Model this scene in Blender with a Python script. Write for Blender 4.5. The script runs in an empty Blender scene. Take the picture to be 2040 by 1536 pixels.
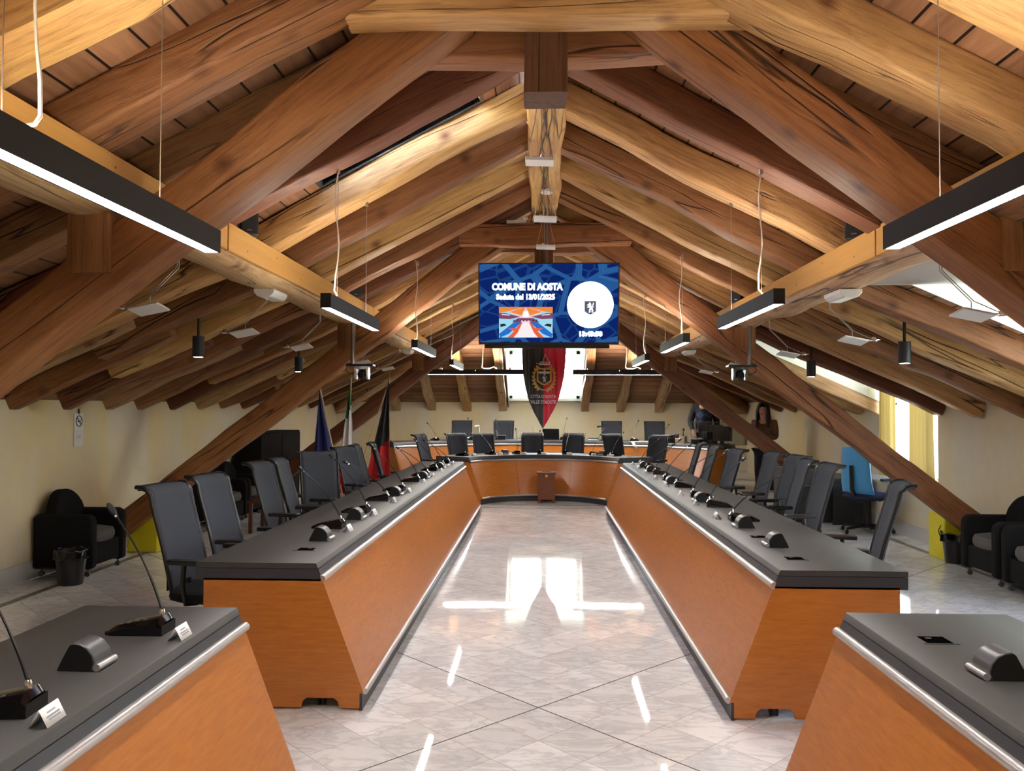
EXPOSURE = 1.45
SKY = 9
import bpy, bmesh, math, random
from mathutils import Vector, Matrix
random.seed(7)
PI = math.pi
C = bpy.context.scene.collection

def lin(r, g, b):
    f = lambda c: (c/255/12.92) if c/255 <= 0.04045 else ((c/255+0.055)/1.055)**2.4
    return (f(r), f(g), f(b), 1.0)

# ------------------------------------------------------------------ materials
class NT:
    def __init__(s, name):
        s.m = bpy.data.materials.new(name); s.m.use_nodes = True
        s.t = s.m.node_tree; s.t.nodes.clear()
        s.out = s.n('ShaderNodeOutputMaterial')
    def n(s, kind, **kw):
        x = s.t.nodes.new(kind)
        for k, v in kw.items(): setattr(x, k, v)
        return x
    def l(s, a, b): s.t.links.new(a, b)
    def math(s, op, a, b=None, c=None, clamp=False):
        x = s.n('ShaderNodeMath', operation=op); x.use_clamp = clamp
        for i, v in enumerate((a, b, c)):
            if v is None: continue
            if isinstance(v, (int, float)): x.inputs[i].default_value = v
            else: s.l(v, x.inputs[i])
        return x.outputs[0]
    def mix(s, fac, a, b, mode='MIX'):
        x = s.n('ShaderNodeMix', data_type='RGBA', blend_type=mode)
        for i, v in ((0, fac), (6, a), (7, b)):
            if isinstance(v, (int, float)): x.inputs[i].default_value = v
            elif isinstance(v, tuple): x.inputs[i].default_value = v
            else: s.l(v, x.inputs[i])
        return x.outputs[2]
    def noise(s, vec, scale, detail=4, rough=0.55, dist=0.0):
        x = s.n('ShaderNodeTexNoise'); x.inputs['Scale'].default_value = scale
        x.inputs['Detail'].default_value = detail; x.inputs['Roughness'].default_value = rough
        x.inputs['Distortion'].default_value = dist
        if vec is not None: s.l(vec, x.inputs['Vector'])
        return x.outputs['Fac']
    def mapping(s, vec, scale=(1,1,1), loc=(0,0,0), rot=(0,0,0)):
        x = s.n('ShaderNodeMapping'); s.l(vec, x.inputs['Vector'])
        x.inputs['Scale'].default_value = scale; x.inputs['Location'].default_value = loc; x.inputs['Rotation'].default_value = rot
        return x.outputs[0]
    def ramp(s, fac, stops):
        x = s.n('ShaderNodeValToRGB'); s.l(fac, x.inputs[0])
        e = x.color_ramp.elements
        while len(e) < len(stops): e.new(0.5)
        for el, (p, c) in zip(e, stops):
            el.position = p; el.color = c if isinstance(c, tuple) else (c, c, c, 1)
        return x.outputs[0]
    def bsdf(s, col, rough=0.5, metal=0.0, spec=0.5, bump=None, bstr=0.2, bdist=0.01, **kw):
        p = s.n('ShaderNodeBsdfPrincipled')
        for k, v in (('Base Color', col), ('Roughness', rough), ('Metallic', metal), ('Specular IOR Level', spec)):
            if isinstance(v, (int, float, tuple)): p.inputs[k].default_value = v
            else: s.l(v, p.inputs[k])
        for k, v in kw.items(): p.inputs[k].default_value = v
        if bump is not None:
            b = s.n('ShaderNodeBump'); b.inputs['Strength'].default_value = bstr; b.inputs['Distance'].default_value = bdist
            s.l(bump, b.inputs['Height']); s.l(b.outputs[0], p.inputs['Normal'])
        s.l(p.outputs[0], s.out.inputs[0])
        return p

def plain(name, col, rough=0.5, metal=0.0, spec=0.5, var=0.0, scale=40, **kw):
    t = NT(name)
    if var:
        tc = t.n('ShaderNodeTexCoord')
        f = t.noise(tc.outputs['Object'], scale, 3)
        c = t.mix(f, tuple(x*(1-var) for x in col[:3])+(1,), tuple(min(1, x*(1+var)) for x in col[:3])+(1,))
        t.bsdf(c, rough, metal, spec, **kw)
    else:
        t.bsdf(col, rough, metal, spec, **kw)
    return t.m

def emit(name, col, strength):
    t = NT(name); e = t.n('ShaderNodeEmission')
    e.inputs[0].default_value = col; e.inputs[1].default_value = strength
    t.l(e.outputs[0], t.out.inputs[0]); return t.m

def wood_beam():
    t = NT('old_timber'); tc = t.n('ShaderNodeTexCoord'); oi = t.n('ShaderNodeObjectInfo')
    off = t.n('ShaderNodeVectorMath', operation='SCALE'); t.l(oi.outputs['Color'], off.inputs[0]); off.inputs['Scale'].default_value = 37.0
    add = t.n('ShaderNodeVectorMath', operation='ADD'); t.l(tc.outputs['Object'], add.inputs[0]); t.l(off.outputs[0], add.inputs[1])
    v = add.outputs[0]
    g = t.noise(t.mapping(v, (1.1, 17, 17)), 2.4, 8, 0.68, 0.5)
    big = t.noise(t.mapping(v, (0.8, 2.5, 2.5)), 1.6, 3, 0.5)
    # knots
    vo = t.n('ShaderNodeTexVoronoi'); vo.inputs['Scale'].default_value = 1.0
    t.l(t.mapping(v, (2.9, 3.5, 3.5)), vo.inputs['Vector'])
    kn = t.ramp(vo.outputs['Distance'], [(0.03, 1.0), (0.10, 0.55), (0.19, 0.0)])
    cr = t.noise(t.mapping(v, (0.30, 7, 7)), 1.0, 2, 0.4, 0.0)
    crk = t.math('SUBTRACT', 1.0, t.math('MULTIPLY', t.math('ABSOLUTE', t.math('SUBTRACT', cr, 0.5)), 95.0), clamp=True)
    gate = t.ramp(t.noise(t.mapping(v, (0.8, 3, 3), (9, 3, 5)), 1.4, 2), [(0.40, 0.0), (0.50, 1.0)])
    crk = t.math('MULTIPLY', crk, gate)
    base = t.mix(1.0, oi.outputs['Color'], t.ramp(g, [(0.28, (0.50, 0.40, 0.33, 1)), (0.5, (0.95, 0.93, 0.88, 1)), (0.72, (1.22, 1.20, 1.14, 1))]), 'MULTIPLY')
    base = t.mix(t.ramp(big, [(0.38, 0.0), (0.62, 0.6)]), base, t.mix(1.0, base, (0.66, 0.50, 0.40, 1), 'MULTIPLY'))
    base = t.mix(t.math('MULTIPLY', kn, 0.9), base, t.mix(1.0, base, (0.30, 0.16, 0.10, 1), 'MULTIPLY'))
    base = t.mix(t.math('MULTIPLY', crk, 0.85), base, (0.02, 0.01, 0.006, 1))
    h = t.math('SUBTRACT', t.math('MULTIPLY', g, 0.5), t.math('MULTIPLY', crk, 1.2))
    t.bsdf(base, 0.52, 0, 0.42, bump=h, bstr=0.75, bdist=0.015)
    return t.m

def planks(name, axis):
    t = NT(name); tc = t.n('ShaderNodeTexCoord'); sp = t.n('ShaderNodeSeparateXYZ'); t.l(tc.outputs['Object'], sp.inputs[0])
    u = t.math('ABSOLUTE', sp.outputs[0]) if axis == 0 else sp.outputs[1]
    w = sp.outputs[1] if axis == 0 else sp.outputs[0]
    q = t.math('DIVIDE', u, 0.158)
    idx = t.math('FLOOR', q); fr = t.math('FRACT', q)
    gap = t.math('LESS_THAN', t.math('ABSOLUTE', t.math('SUBTRACT', fr, 0.5)), 0.466)
    seg = t.math('FLOOR', t.math('DIVIDE', t.math('ADD', w, t.math('MULTIPLY', idx, 1.37)), 2.9))
    cv = t.n('ShaderNodeCombineXYZ'); t.l(idx, cv.inputs[0]); t.l(seg, cv.inputs[1])
    wn = t.n('ShaderNodeTexWhiteNoise', noise_dimensions='3D'); t.l(cv.outputs[0], wn.inputs[0])
    cv2 = t.n('ShaderNodeCombineXYZ'); t.l(t.math('MULTIPLY', u, 14), cv2.inputs[0]); t.l(w, cv2.inputs[1]); t.l(t.math('MULTIPLY', idx, 3.1), cv2.inputs[2])
    g = t.noise(cv2.outputs[0], 1.6, 5, 0.6, 0.3)
    col = t.mix(wn.outputs[0], lin(132, 94, 68), lin(166, 122, 88))
    col = t.mix(1.0, col, t.ramp(g, [(0.3, (0.62, 0.55, 0.50, 1)), (0.7, (1.12, 1.1, 1.06, 1))]), 'MULTIPLY')
    vo = t.n('ShaderNodeTexVoronoi'); vo.inputs['Scale'].default_value = 1.0
    cv3 = t.n('ShaderNodeCombineXYZ'); t.l(t.math('MULTIPLY', u, 7.5), cv3.inputs[0]); t.l(t.math('MULTIPLY', w, 2.6), cv3.inputs[1]); t.l(cv3.outputs[0], vo.inputs['Vector'])
    kn = t.ramp(vo.outputs['Distance'], [(0.05, 1.0), (0.16, 0.0)])
    col = t.mix(t.math('MULTIPLY', kn, 0.6), col, lin(52, 26, 14))
    col = t.mix(gap, lin(26, 13, 8), col)
    t.bsdf(col, 0.6, 0, 0.3, bump=gap, bstr=0.6, bdist=0.01)
    return t.m

def marble():
    t = NT('white_marble_tiles'); tc = t.n('ShaderNodeTexCoord')
    p = t.mapping(tc.outputs['Object'], (1,1,1), (0.014, -4.19, 0))
    p = t.mapping(p, (1/0.290, 1/0.290, 1), (0,0,0), (0,0,PI/4))
    sp = t.n('ShaderNodeSeparateXYZ'); t.l(p, sp.inputs[0])
    ax, ay = sp.outputs[0], sp.outputs[1]
    fx, fy = t.math('FRACT', ax), t.math('FRACT', ay)
    ex = t.math('SUBTRACT', 0.5, t.math('ABSOLUTE', t.math('SUBTRACT', fx, 0.5)))
    ey = t.math('SUBTRACT', 0.5, t.math('ABSOLUTE', t.math('SUBTRACT', fy, 0.5)))
    joint = t.math('LESS_THAN', t.math('MINIMUM', ex, ey), 0.007)
    big = t.math('LESS_THAN', t.math('MINIMUM', t.math('ABSOLUTE', ax), t.math('ABSOLUTE', ay)), 0.014)
    cv = t.n('ShaderNodeCombineXYZ'); t.l(t.math('FLOOR', ax), cv.inputs[0]); t.l(t.math('FLOOR', ay), cv.inputs[1])
    wn = t.n('ShaderNodeTexWhiteNoise', noise_dimensions='3D'); t.l(cv.outputs[0], wn.inputs[0])
    off = t.n('ShaderNodeVectorMath', operation='MULTIPLY_ADD'); t.l(wn.outputs[1], off.inputs[0]); off.inputs[1].default_value = (9, 9, 9); t.l(tc.outputs['Object'], off.inputs[2])
    ve = t.noise(t.mapping(off.outputs[0], (2.2, 5.5, 3), (0,0,0), (0,0,0.6)), 1.2, 7, 0.62, 1.3)
    vein = t.math('SUBTRACT', 1.0, t.math('MULTIPLY', t.math('ABSOLUTE', t.math('SUBTRACT', ve, 0.5)), 16.0), clamp=True)
    cloud = t.noise(off.outputs[0], 3.0, 4, 0.6, 0.5)
    col = t.mix(wn.outputs[0], lin(222, 221, 219), lin(240, 239, 238))
    col = t.mix(t.ramp(cloud, [(0.40, 0.0), (0.75, 0.55)]), col, lin(192, 194, 196))
    col = t.mix(t.math('MULTIPLY', vein, 0.38), col, lin(158, 160, 164))
    col = t.mix(t.math('MULTIPLY', joint, 0.55), col, lin(140, 138, 135))
    col = t.mix(t.math('MULTIPLY', big, 0.9), col, lin(84, 82, 80))
    t.bsdf(col, t.ramp(cloud, [(0.3, 0.02), (0.7, 0.045)]), 0, 0.34)
    return t.m

def plaster():
    t = NT('cream_sponged_plaster'); tc = t.n('ShaderNodeTexCoord')
    sp = t.n('ShaderNodeSeparateXYZ'); t.l(tc.outputs['Object'], sp.inputs[0])
    a = t.noise(t.mapping(tc.outputs['Object'], (1, 1, 0.45)), 1.1, 4, 0.6, 0.6)
    b = t.noise(tc.outputs['Object'], 7, 4, 0.6)
    col = t.mix(t.ramp(a, [(0.40, 0.0), (0.66, 1.0)]), lin(220, 210, 188), lin(224, 202, 144))
    col = t.mix(t.math('MULTIPLY', t.ramp(b, [(0.35, 0.0), (0.7, 1.0)]), 0.35), col, lin(210, 198, 170))
    f = t.noise(tc.outputs['Object'], 140, 2)
    t.bsdf(col, 0.8, 0, 0.25, bump=f, bstr=0.12, bdist=0.004)
    return t.m

def veneer(name, c1, c2, rough=0.32):
    t = NT(name); tc = t.n('ShaderNodeTexCoord')
    g = t.noise(t.mapping(tc.outputs['Object'], (7, 7, 55)), 1.2, 5, 0.6, 0.4)
    g2 = t.noise(t.mapping(tc.outputs['Object'], (0.9, 0.9, 1.6)), 1.4, 3)
    col = t.mix(t.ramp(g, [(0.3, 0.0), (0.7, 1.0)]), c1, c2)
    col = t.mix(t.math('MULTIPLY', g2, 0.45), col, t.mix(1.0, col, (0.72, 0.6, 0.5, 1), 'MULTIPLY'))
    t.bsdf(col, rough, 0, 0.5, **{'Coat Weight': 0.12, 'Coat Roughness': 0.25})
    return t.m

M = {}
M['beam'] = wood_beam()
M['planks_side'] = planks('ceiling_boards_side', 0)
M['planks_back'] = planks('ceiling_boards_back', 1)
M['floor'] = marble()
M['wall'] = plaster()
M['white'] = plain('white_plaster', lin(228, 228, 220), 0.7, var=0.03, scale=5)
M['base'] = plain('grey_marble_skirting', lin(196, 194, 190), 0.3, var=0.12, scale=4)
M['inlay'] = plain('dark_grey_inlay', lin(112, 106, 98), 0.3, var=0.1, scale=12)
M['cherry'] = veneer('cherry_veneer', lin(196, 124, 54), lin(176, 104, 38))
M['darkcherry'] = veneer('dark_walnut', lin(98, 50, 28), lin(70, 34, 20), 0.35)
M['top'] = plain('charcoal_laminate', lin(58, 57, 56), 0.48, 0, 0.5, var=0.25, scale=420)
M['edge'] = plain('charcoal_edge', lin(52, 54, 60), 0.42, 0, 0.5, var=0.12, scale=300)
M['alu'] = plain('brushed_aluminium', lin(196, 194, 193), 0.36, 0.85, 0.5, var=0.05, scale=60)
M['black'] = plain('black_plastic', lin(20, 20, 22), 0.35, var=0.1, scale=80)
M['gloss'] = plain('glossy_black', lin(10, 10, 12), 0.12)
M['blackmat'] = plain('black_powder_coat', lin(30, 31, 34), 0.55, var=0.08, scale=200)
M['grey'] = plain('dark_grey_plastic', lin(70, 71, 74), 0.35, var=0.05, scale=100)
M['chrome'] = plain('chrome', lin(225, 225, 228), 0.12, 1.0)
M['fabric'] = plain('slate_mesh_fabric', lin(58, 62, 70), 0.85, 0, 0.25, var=0.22, scale=260)
M['fabric2'] = plain('black_fabric', lin(24, 23, 23), 0.9, 0, 0.2, var=0.25, scale=160)
M['seatgrey'] = plain('grey_seat_fabric', lin(96, 94, 90), 0.9, 0, 0.2, var=0.2, scale=160)
M['paper'] = plain('white_card', lin(240, 240, 240), 0.6)
M['ink'] = plain('grey_ink', lin(150, 150, 155), 0.7)
M['whitepl'] = plain('white_plastic', lin(222, 220, 216), 0.4, var=0.02)
M['yellow'] = plain('yellow_padding', lin(214, 200, 28), 0.6, var=0.12, scale=6)
M['pine'] = None
def pine():
    t = NT('new_pine_board'); tc = t.n('ShaderNodeTexCoord')
    g = t.noise(t.mapping(tc.outputs['Object'], (20, 0.8, 20)), 1.6, 5, 0.6, 0.3)
    col = t.mix(g, lin(214, 164, 92), lin(190, 136, 66))
    t.bsdf(col, 0.5, 0, 0.4)
    return t.m
M['pine'] = pine()
M['hole'] = plain('recess_shade', lin(7, 7, 7), 0.95, spec=0.0)  # near-black colour stands in for the shade inside uncut openings
M['led'] = emit('led_diffuser', (1.0, 0.95, 0.88, 1), 44.0)
M['ledup'] = emit('led_up_diffuser', (1.0, 0.91, 0.77, 1), 28.0)
M['ledbardn'] = emit('bar_diffuser', (1.0, 0.95, 0.88, 1), 80.0)
M['ledbar'] = emit('bar_up_diffuser', (1.0, 0.88, 0.74, 1), 46.0)
M['ledspot'] = emit('downlight_lens', (1.0, 0.95, 0.88, 1), 14.0)
M['bulb'] = plain('spot_reflector', lin(235, 235, 240), 0.08, 1.0)
M['wire'] = plain('cream_cable', lin(226, 214, 196), 0.5)
M['steel'] = plain('steel_wire', lin(190, 185, 178), 0.3, 0.8)
M['greymetal'] = plain('grey_metal', lin(120, 112, 104), 0.45, 0.5)
def glass():
    t = NT('clear_glass'); a = t.n('ShaderNodeBsdfTransparent'); b = t.n('ShaderNodeBsdfGlossy'); b.inputs['Roughness'].default_value = 0.02
    a.inputs[0].default_value = (0.96, 0.98, 0.97, 1)
    m = t.n('ShaderNodeMixShader'); m.inputs[0].default_value = 0.06; t.l(a.outputs[0], m.inputs[1]); t.l(b.outputs[0], m.inputs[2]); t.l(m.outputs[0], t.out.inputs[0])
    return t.m
M['glass'] = glass()
def smoked():
    t = NT('smoked_acrylic'); a = t.n('ShaderNodeBsdfTransparent'); b = t.n('ShaderNodeBsdfGlossy'); b.inputs['Roughness'].default_value = 0.08
    a.inputs[0].default_value = (0.50, 0.53, 0.53, 1)
    m = t.n('ShaderNodeMixShader'); m.inputs[0].default_value = 0.07; t.l(a.outputs[0], m.inputs[1]); t.l(b.outputs[0], m.inputs[2]); t.l(m.outputs[0], t.out.inputs[0])
    return t.m
M['smoked'] = smoked()
def cloth(name, c, tr=0.4):
    t = NT(name); d = t.n('ShaderNodeBsdfDiffuse'); e = t.n('ShaderNodeBsdfTranslucent'); d.inputs[0].default_value = c; e.inputs[0].default_value = c
    m = t.n('ShaderNodeMixShader'); m.inputs[0].default_value = tr; t.l(d.outputs[0], m.inputs[1]); t.l(e.outputs[0], m.inputs[2]); t.l(m.outputs[0], t.out.inputs[0])
    return t.m
M['curtain'] = cloth('ochre_curtain_cloth', lin(186, 164, 104), 0.14)
def satin(name, c, sheen=0.3, rough=0.42):
    t = NT(name); t.bsdf(c, rough, 0, 0.5, **{'Sheen Weight': sheen}); return t.m
M['bblack'] = satin('black_satin', lin(24, 24, 30))
M['bred'] = satin('crimson_satin', lin(200, 20, 62))
M['gold'] = plain('gold_thread', lin(196, 164, 84), 0.4, 0.5, var=0.2, scale=90)
M['silver'] = plain('silver_thread', lin(205, 203, 208), 0.4, 0.4)
M['fblue'] = satin('navy_flag_cloth', lin(28, 36, 104), 0.1, 0.7)
M['fblue2'] = plain('plain_blue', lin(40, 90, 190), 0.5)
M['fgreen'] = satin('green_flag_cloth', lin(24, 92, 44), 0.1, 0.7)
M['fwhite'] = satin('white_flag_cloth', lin(214, 212, 214), 0.1, 0.7)
M['fred'] = satin('red_flag_cloth', lin(190, 24, 36), 0.1, 0.7)
M['fblack'] = satin('black_flag_cloth', lin(26, 25, 27), 0.1, 0.7)
M['bluemesh'] = satin('sky_blue_mesh', lin(70, 150, 205), 0.1, 0.6)
M['navy'] = plain('navy_fabric', lin(28, 34, 66), 0.85)
M['skin'] = plain('skin', lin(206, 156, 128), 0.5, var=0.05)
M['hairdark'] = plain('dark_hair', lin(38, 26, 20), 0.5, var=0.2, scale=120)
M['sweater'] = plain('brown_knit', lin(112, 84, 60), 0.9, var=0.15, scale=120)
M['jacket'] = plain('dark_cardigan', lin(30, 30, 36), 0.9, var=0.15, scale=90)
M['trouser'] = plain('dark_trousers', lin(28, 28, 34), 0.9)
M['shirt'] = plain('white_shirt', lin(210, 208, 205), 0.8)
M['brownbox'] = veneer('urn_wood', lin(120, 62, 28), lin(92, 44, 20), 0.35)
M['cream'] = plain('cream_plastic', lin(214, 202, 172), 0.5)
M['lens'] = plain('camera_lens', lin(14, 14, 18), 0.05)
M['scrw'] = emit('screen_white', (0.92, 0.98, 1.0, 1), 1.25)
M['scrdark'] = emit('screen_dark_grey', (0.08, 0.09, 0.13, 1), 0.45)
def argyle():
    t = NT('navy_argyle_knit'); tc = t.n('ShaderNodeTexCoord')
    p = t.mapping(tc.outputs['Object'], (9, 9, 9), (0,0,0), (0, PI/4, 0)); ch = t.n('ShaderNodeTexChecker'); ch.inputs['Scale'].default_value = 1.0
    t.l(p, ch.inputs['Vector']); ch.inputs[1].default_value = lin(52, 62, 96); ch.inputs[2].default_value = lin(18, 20, 30)
    t.bsdf(ch.outputs[0], 0.9); return t.m
M['argyle'] = argyle()
def screen_bg():
    t = NT('screen_blue_network'); tc = t.n('ShaderNodeTexCoord')
    w = t.noise(tc.outputs['Object'], 2.2, 2)
    mp = t.mapping(tc.outputs['Object'], (3.0, 1.0, 3.9), (0.35, 0, 0.6), (0, 0.5, 0))
    vo = t.n('ShaderNodeTexVoronoi', feature='DISTANCE_TO_EDGE'); vo.inputs['Scale'].default_value = 1.0; vo.inputs['Randomness'].default_value = 0.95
    t.l(mp, vo.inputs['Vector'])
    vs = t.n('ShaderNodeTexVoronoi', feature='DISTANCE_TO_EDGE'); vs.inputs['Scale'].default_value = 1.7
    t.l(mp, vs.inputs['Vector'])
    a = t.ramp(vo.outputs[0], [(0.0, 0.62), (0.05, 0.5), (0.058, 0.95), (0.066, 0.0)])
    b = t.ramp(vs.outputs[0], [(0.0, 0.22), (0.035, 0.2), (0.045, 0.0)])
    f = t.math('MAXIMUM', a, b)
    col = t.mix(f, lin(14, 36, 104), lin(64, 132, 198))
    col = t.mix(w, col, t.mix(0.5, col, lin(10, 44, 120)))
    e = t.n('ShaderNodeEmission'); t.l(col, e.inputs[0]); e.inputs[1].default_value = 0.33
    t.l(e.outputs[0], t.out.inputs[0]); return t.m
M['screen'] = screen_bg()

# ------------------------------------------------------------------ mesh builder
class MB:
    def __init__(s): s.v = []; s.f = []; s.mi = []
    def add(s, v, f, mi=0):
        o = len(s.v); s.v += [tuple(x) for x in v]
        for q in f: s.f.append(tuple(i+o for i in q)); s.mi.append(mi)
        return s
    def box(s, c, d, rot=None, mi=0):
        x, y, z = d[0]/2, d[1]/2, d[2]/2
        p = [Vector(q) for q in ((-x,-y,-z),(x,-y,-z),(x,y,-z),(-x,y,-z),(-x,-y,z),(x,-y,z),(x,y,z),(-x,y,z))]
        if rot is not None: p = [rot @ q for q in p]
        c = Vector(c)
        return s.add([q+c for q in p], [(0,3,2,1),(4,5,6,7),(0,1,5,4),(1,2,6,5),(2,3,7,6),(3,0,4,7)], mi)
    def prism(s, prof, a, b, axis='y', mi=0):
        n = len(prof); mk = {'y': lambda p, t: (p[0], t, p[1]), 'x': lambda p, t: (t, p[0], p[1]), 'z': lambda p, t: (p[0], p[1], t)}[axis]
        v = [mk(p, a) for p in prof] + [mk(p, b) for p in prof]
        f = [tuple(range(n)), tuple(range(2*n-1, n-1, -1))] + [(i, (i+1) % n, n+(i+1) % n, n+i) for i in range(n)]
        return s.add(v, f, mi)
    def tube(s, pts, r, n=8, mi=0, closed=False):
        pts = [Vector(p) for p in pts]; m = len(pts)
        rr = r if isinstance(r, (list, tuple)) else [r]*m
        v = []; f = []; ref = None
        for i, p in enumerate(pts):
            if closed: d = pts[(i+1) % m]-pts[i-1]
            else: d = pts[min(i+1, m-1)]-pts[max(i-1, 0)]
            d = d.normalized() if d.length > 1e-9 else Vector((0,0,1))
            if ref is None: ref = Vector((0,0,1)) if abs(d.z) < 0.9 else Vector((1,0,0))
            a = (ref - d*ref.dot(d)).normalized(); b = d.cross(a); ref = a
            for k in range(n):
                t = 2*PI*k/n; v.append(p + (a*math.cos(t)+b*math.sin(t))*rr[i])
        mm = m if closed else m-1
        for i in range(mm):
            for k in range(n):
                j = (i+1) % m
                f.append((i*n+k, i*n+(k+1) % n, j*n+(k+1) % n, j*n+k))
        if not closed: f += [tuple(range(n-1, -1, -1)), tuple((m-1)*n+k for k in range(n))]
        return s.add(v, f, mi)
    def lathe(s, prof, n=16, c=(0,0,0), mi=0):
        v = []; f = []; m = len(prof)
        for r, z in prof:
            for k in range(n): t = 2*PI*k/n; v.append((c[0]+r*math.cos(t), c[1]+r*math.sin(t), c[2]+z))
        for i in range(m-1):
            for k in range(n): f.append((i*n+k, i*n+(k+1) % n, (i+1)*n+(k+1) % n, (i+1)*n+k))
        f += [tuple(range(n-1, -1, -1)), tuple((m-1)*n+k for k in range(n))]
        return s.add(v, f, mi)
    def ball(s, c, r, n=10, mi=0):
        if not isinstance(r, (tuple, list)): r = (r, r, r)
        v = []; f = []; m = max(4, n//2+1)
        for i in range(m+1):
            ph = -PI/2+PI*i/m
            for k in range(n):
                t = 2*PI*k/n; v.append((c[0]+r[0]*math.cos(ph)*math.cos(t), c[1]+r[1]*math.cos(ph)*math.sin(t), c[2]+r[2]*math.sin(ph)))
        for i in range(m):
            for k in range(n): f.append((i*n+k, i*n+(k+1) % n, (i+1)*n+(k+1) % n, (i+1)*n+k))
        return s.add(v, f, mi)
    def grid(s, fn, nu, nv, mi=None):
        v = [fn(i/nu, j/nv) for j in range(nv+1) for i in range(nu+1)]
        o = len(s.v); s.v += [tuple(x) for x in v]
        for j in range(nv):
            for i in range(nu):
                a = o+j*(nu+1)+i; s.f.append((a, a+1, a+nu+2, a+nu+1)); s.mi.append(mi((i+.5)/nu, (j+.5)/nv) if mi else 0)
        return s
    def arc(s, prof, cx, cy, a0, a1, n, mi=0):      # closed profile (r, z) swept round a centre
        m = len(prof); v = []; f = []
        for i in range(n+1):
            t = a0+(a1-a0)*i/n
            v += [(cx+r*math.cos(t), cy+r*math.sin(t), z) for r, z in prof]
        for i in range(n):
            for k in range(m): f.append((i*m+k, i*m+(k+1) % m, (i+1)*m+(k+1) % m, (i+1)*m+k))
        f += [tuple(range(m)), tuple(n*m+k for k in range(m-1, -1, -1))]
        return s.add(v, f, mi)
    def build(s, name, mat, parent=None, loc=None, rot=None, bevel=0, seg=2, ang=38, sub=0, weld=False, solid=0, recalc=True):
        me = bpy.data.meshes.new(name); me.from_pydata(s.v, [], s.f)
        mats = mat if isinstance(mat, (list, tuple)) else [mat]
        for m in mats: me.materials.append(M[m] if isinstance(m, str) else m)
        for p, k in zip(me.polygons, s.mi): p.material_index = k
        bm = bmesh.new(); bm.from_mesh(me)
        if weld: bmesh.ops.remove_doubles(bm, verts=bm.verts, dist=1e-5)
        if recalc: bmesh.ops.recalc_face_normals(bm, faces=bm.faces)
        for f in bm.faces: f.smooth = True
        bm.to_mesh(me); bm.free()
        me.set_sharp_from_angle(angle=math.radians(ang))
        o = bpy.data.objects.new(name, me); C.objects.link(o)
        if parent is not None: o.parent = parent
        if loc is not None: o.location = loc
        if rot is not None: o.rotation_euler = rot
        if solid:
            m = o.modifiers.new('s', 'SOLIDIFY'); m.thickness = solid; m.offset = 1
        if bevel:
            m = o.modifiers.new('b', 'BEVEL'); m.width = bevel; m.segments = seg; m.limit_method = 'ANGLE'; m.angle_limit = math.radians(40)
        if sub:
            m = o.modifiers.new('u', 'SUBSURF'); m.levels = sub; m.render_levels = sub
        return o

def tag(o, label=None, cat=None, group=None, kind=None):
    if label: o['label'] = label
    if cat: o['category'] = cat
    if group: o['group'] = group
    if kind: o['kind'] = kind
    return o
def thing(name, label, cat, loc=(0,0,0), rz=0, group=None):
    o = bpy.data.objects.new(name, None); C.objects.link(o); o.empty_display_size = 0.05
    o.location = loc; o.rotation_euler = (0, 0, rz)
    return tag(o, label, cat, group, 'thing')
def struct(o): o['kind'] = 'structure'; return o
def copy_tree(o, parent=None):
    c = o.copy(); C.objects.link(c)
    if parent is not None: c.parent = parent
    for ch in list(o.children): copy_tree(ch, c)
    return c
def place(o, loc, rz=0, label=None, group=None, scale=None):
    o.location = loc; o.rotation_euler = (0, 0, rz)
    if label: o['label'] = label
    if group: o['group'] = group
    if scale: o.scale = (scale, scale, scale)
    return o
ORD = ['first','second','third','fourth','fifth','sixth','seventh','eighth','ninth','tenth','eleventh','twelfth','thirteenth','fourteenth','fifteenth','sixteenth','seventeenth','eighteenth','nineteenth','twentieth']

def text_mesh(name, body, size, mat, parent, loc, rot=(PI/2, 0, 0), bold=0.0, align='CENTER', sx=1.0, ext=0.0005):
    cu = bpy.data.curves.new(name, 'FONT'); cu.body = body; cu.size = size; cu.offset = bold; cu.align_x = align; cu.extrude = ext; cu.resolution_u = 3
    tmp = bpy.data.objects.new(name+'_tmp', cu); C.objects.link(tmp)
    bpy.context.view_layer.update()
    me = bpy.data.meshes.new_from_object(tmp.evaluated_get(bpy.context.evaluated_depsgraph_get()))
    bpy.data.objects.remove(tmp); bpy.data.curves.remove(cu)
    me.materials.clear(); me.materials.append(M[mat])
    o = bpy.data.objects.new(name, me); C.objects.link(o)
    o.parent = parent; o.location = loc; o.rotation_euler = rot; o.scale = (sx, 1, 1)
    return o

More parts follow.
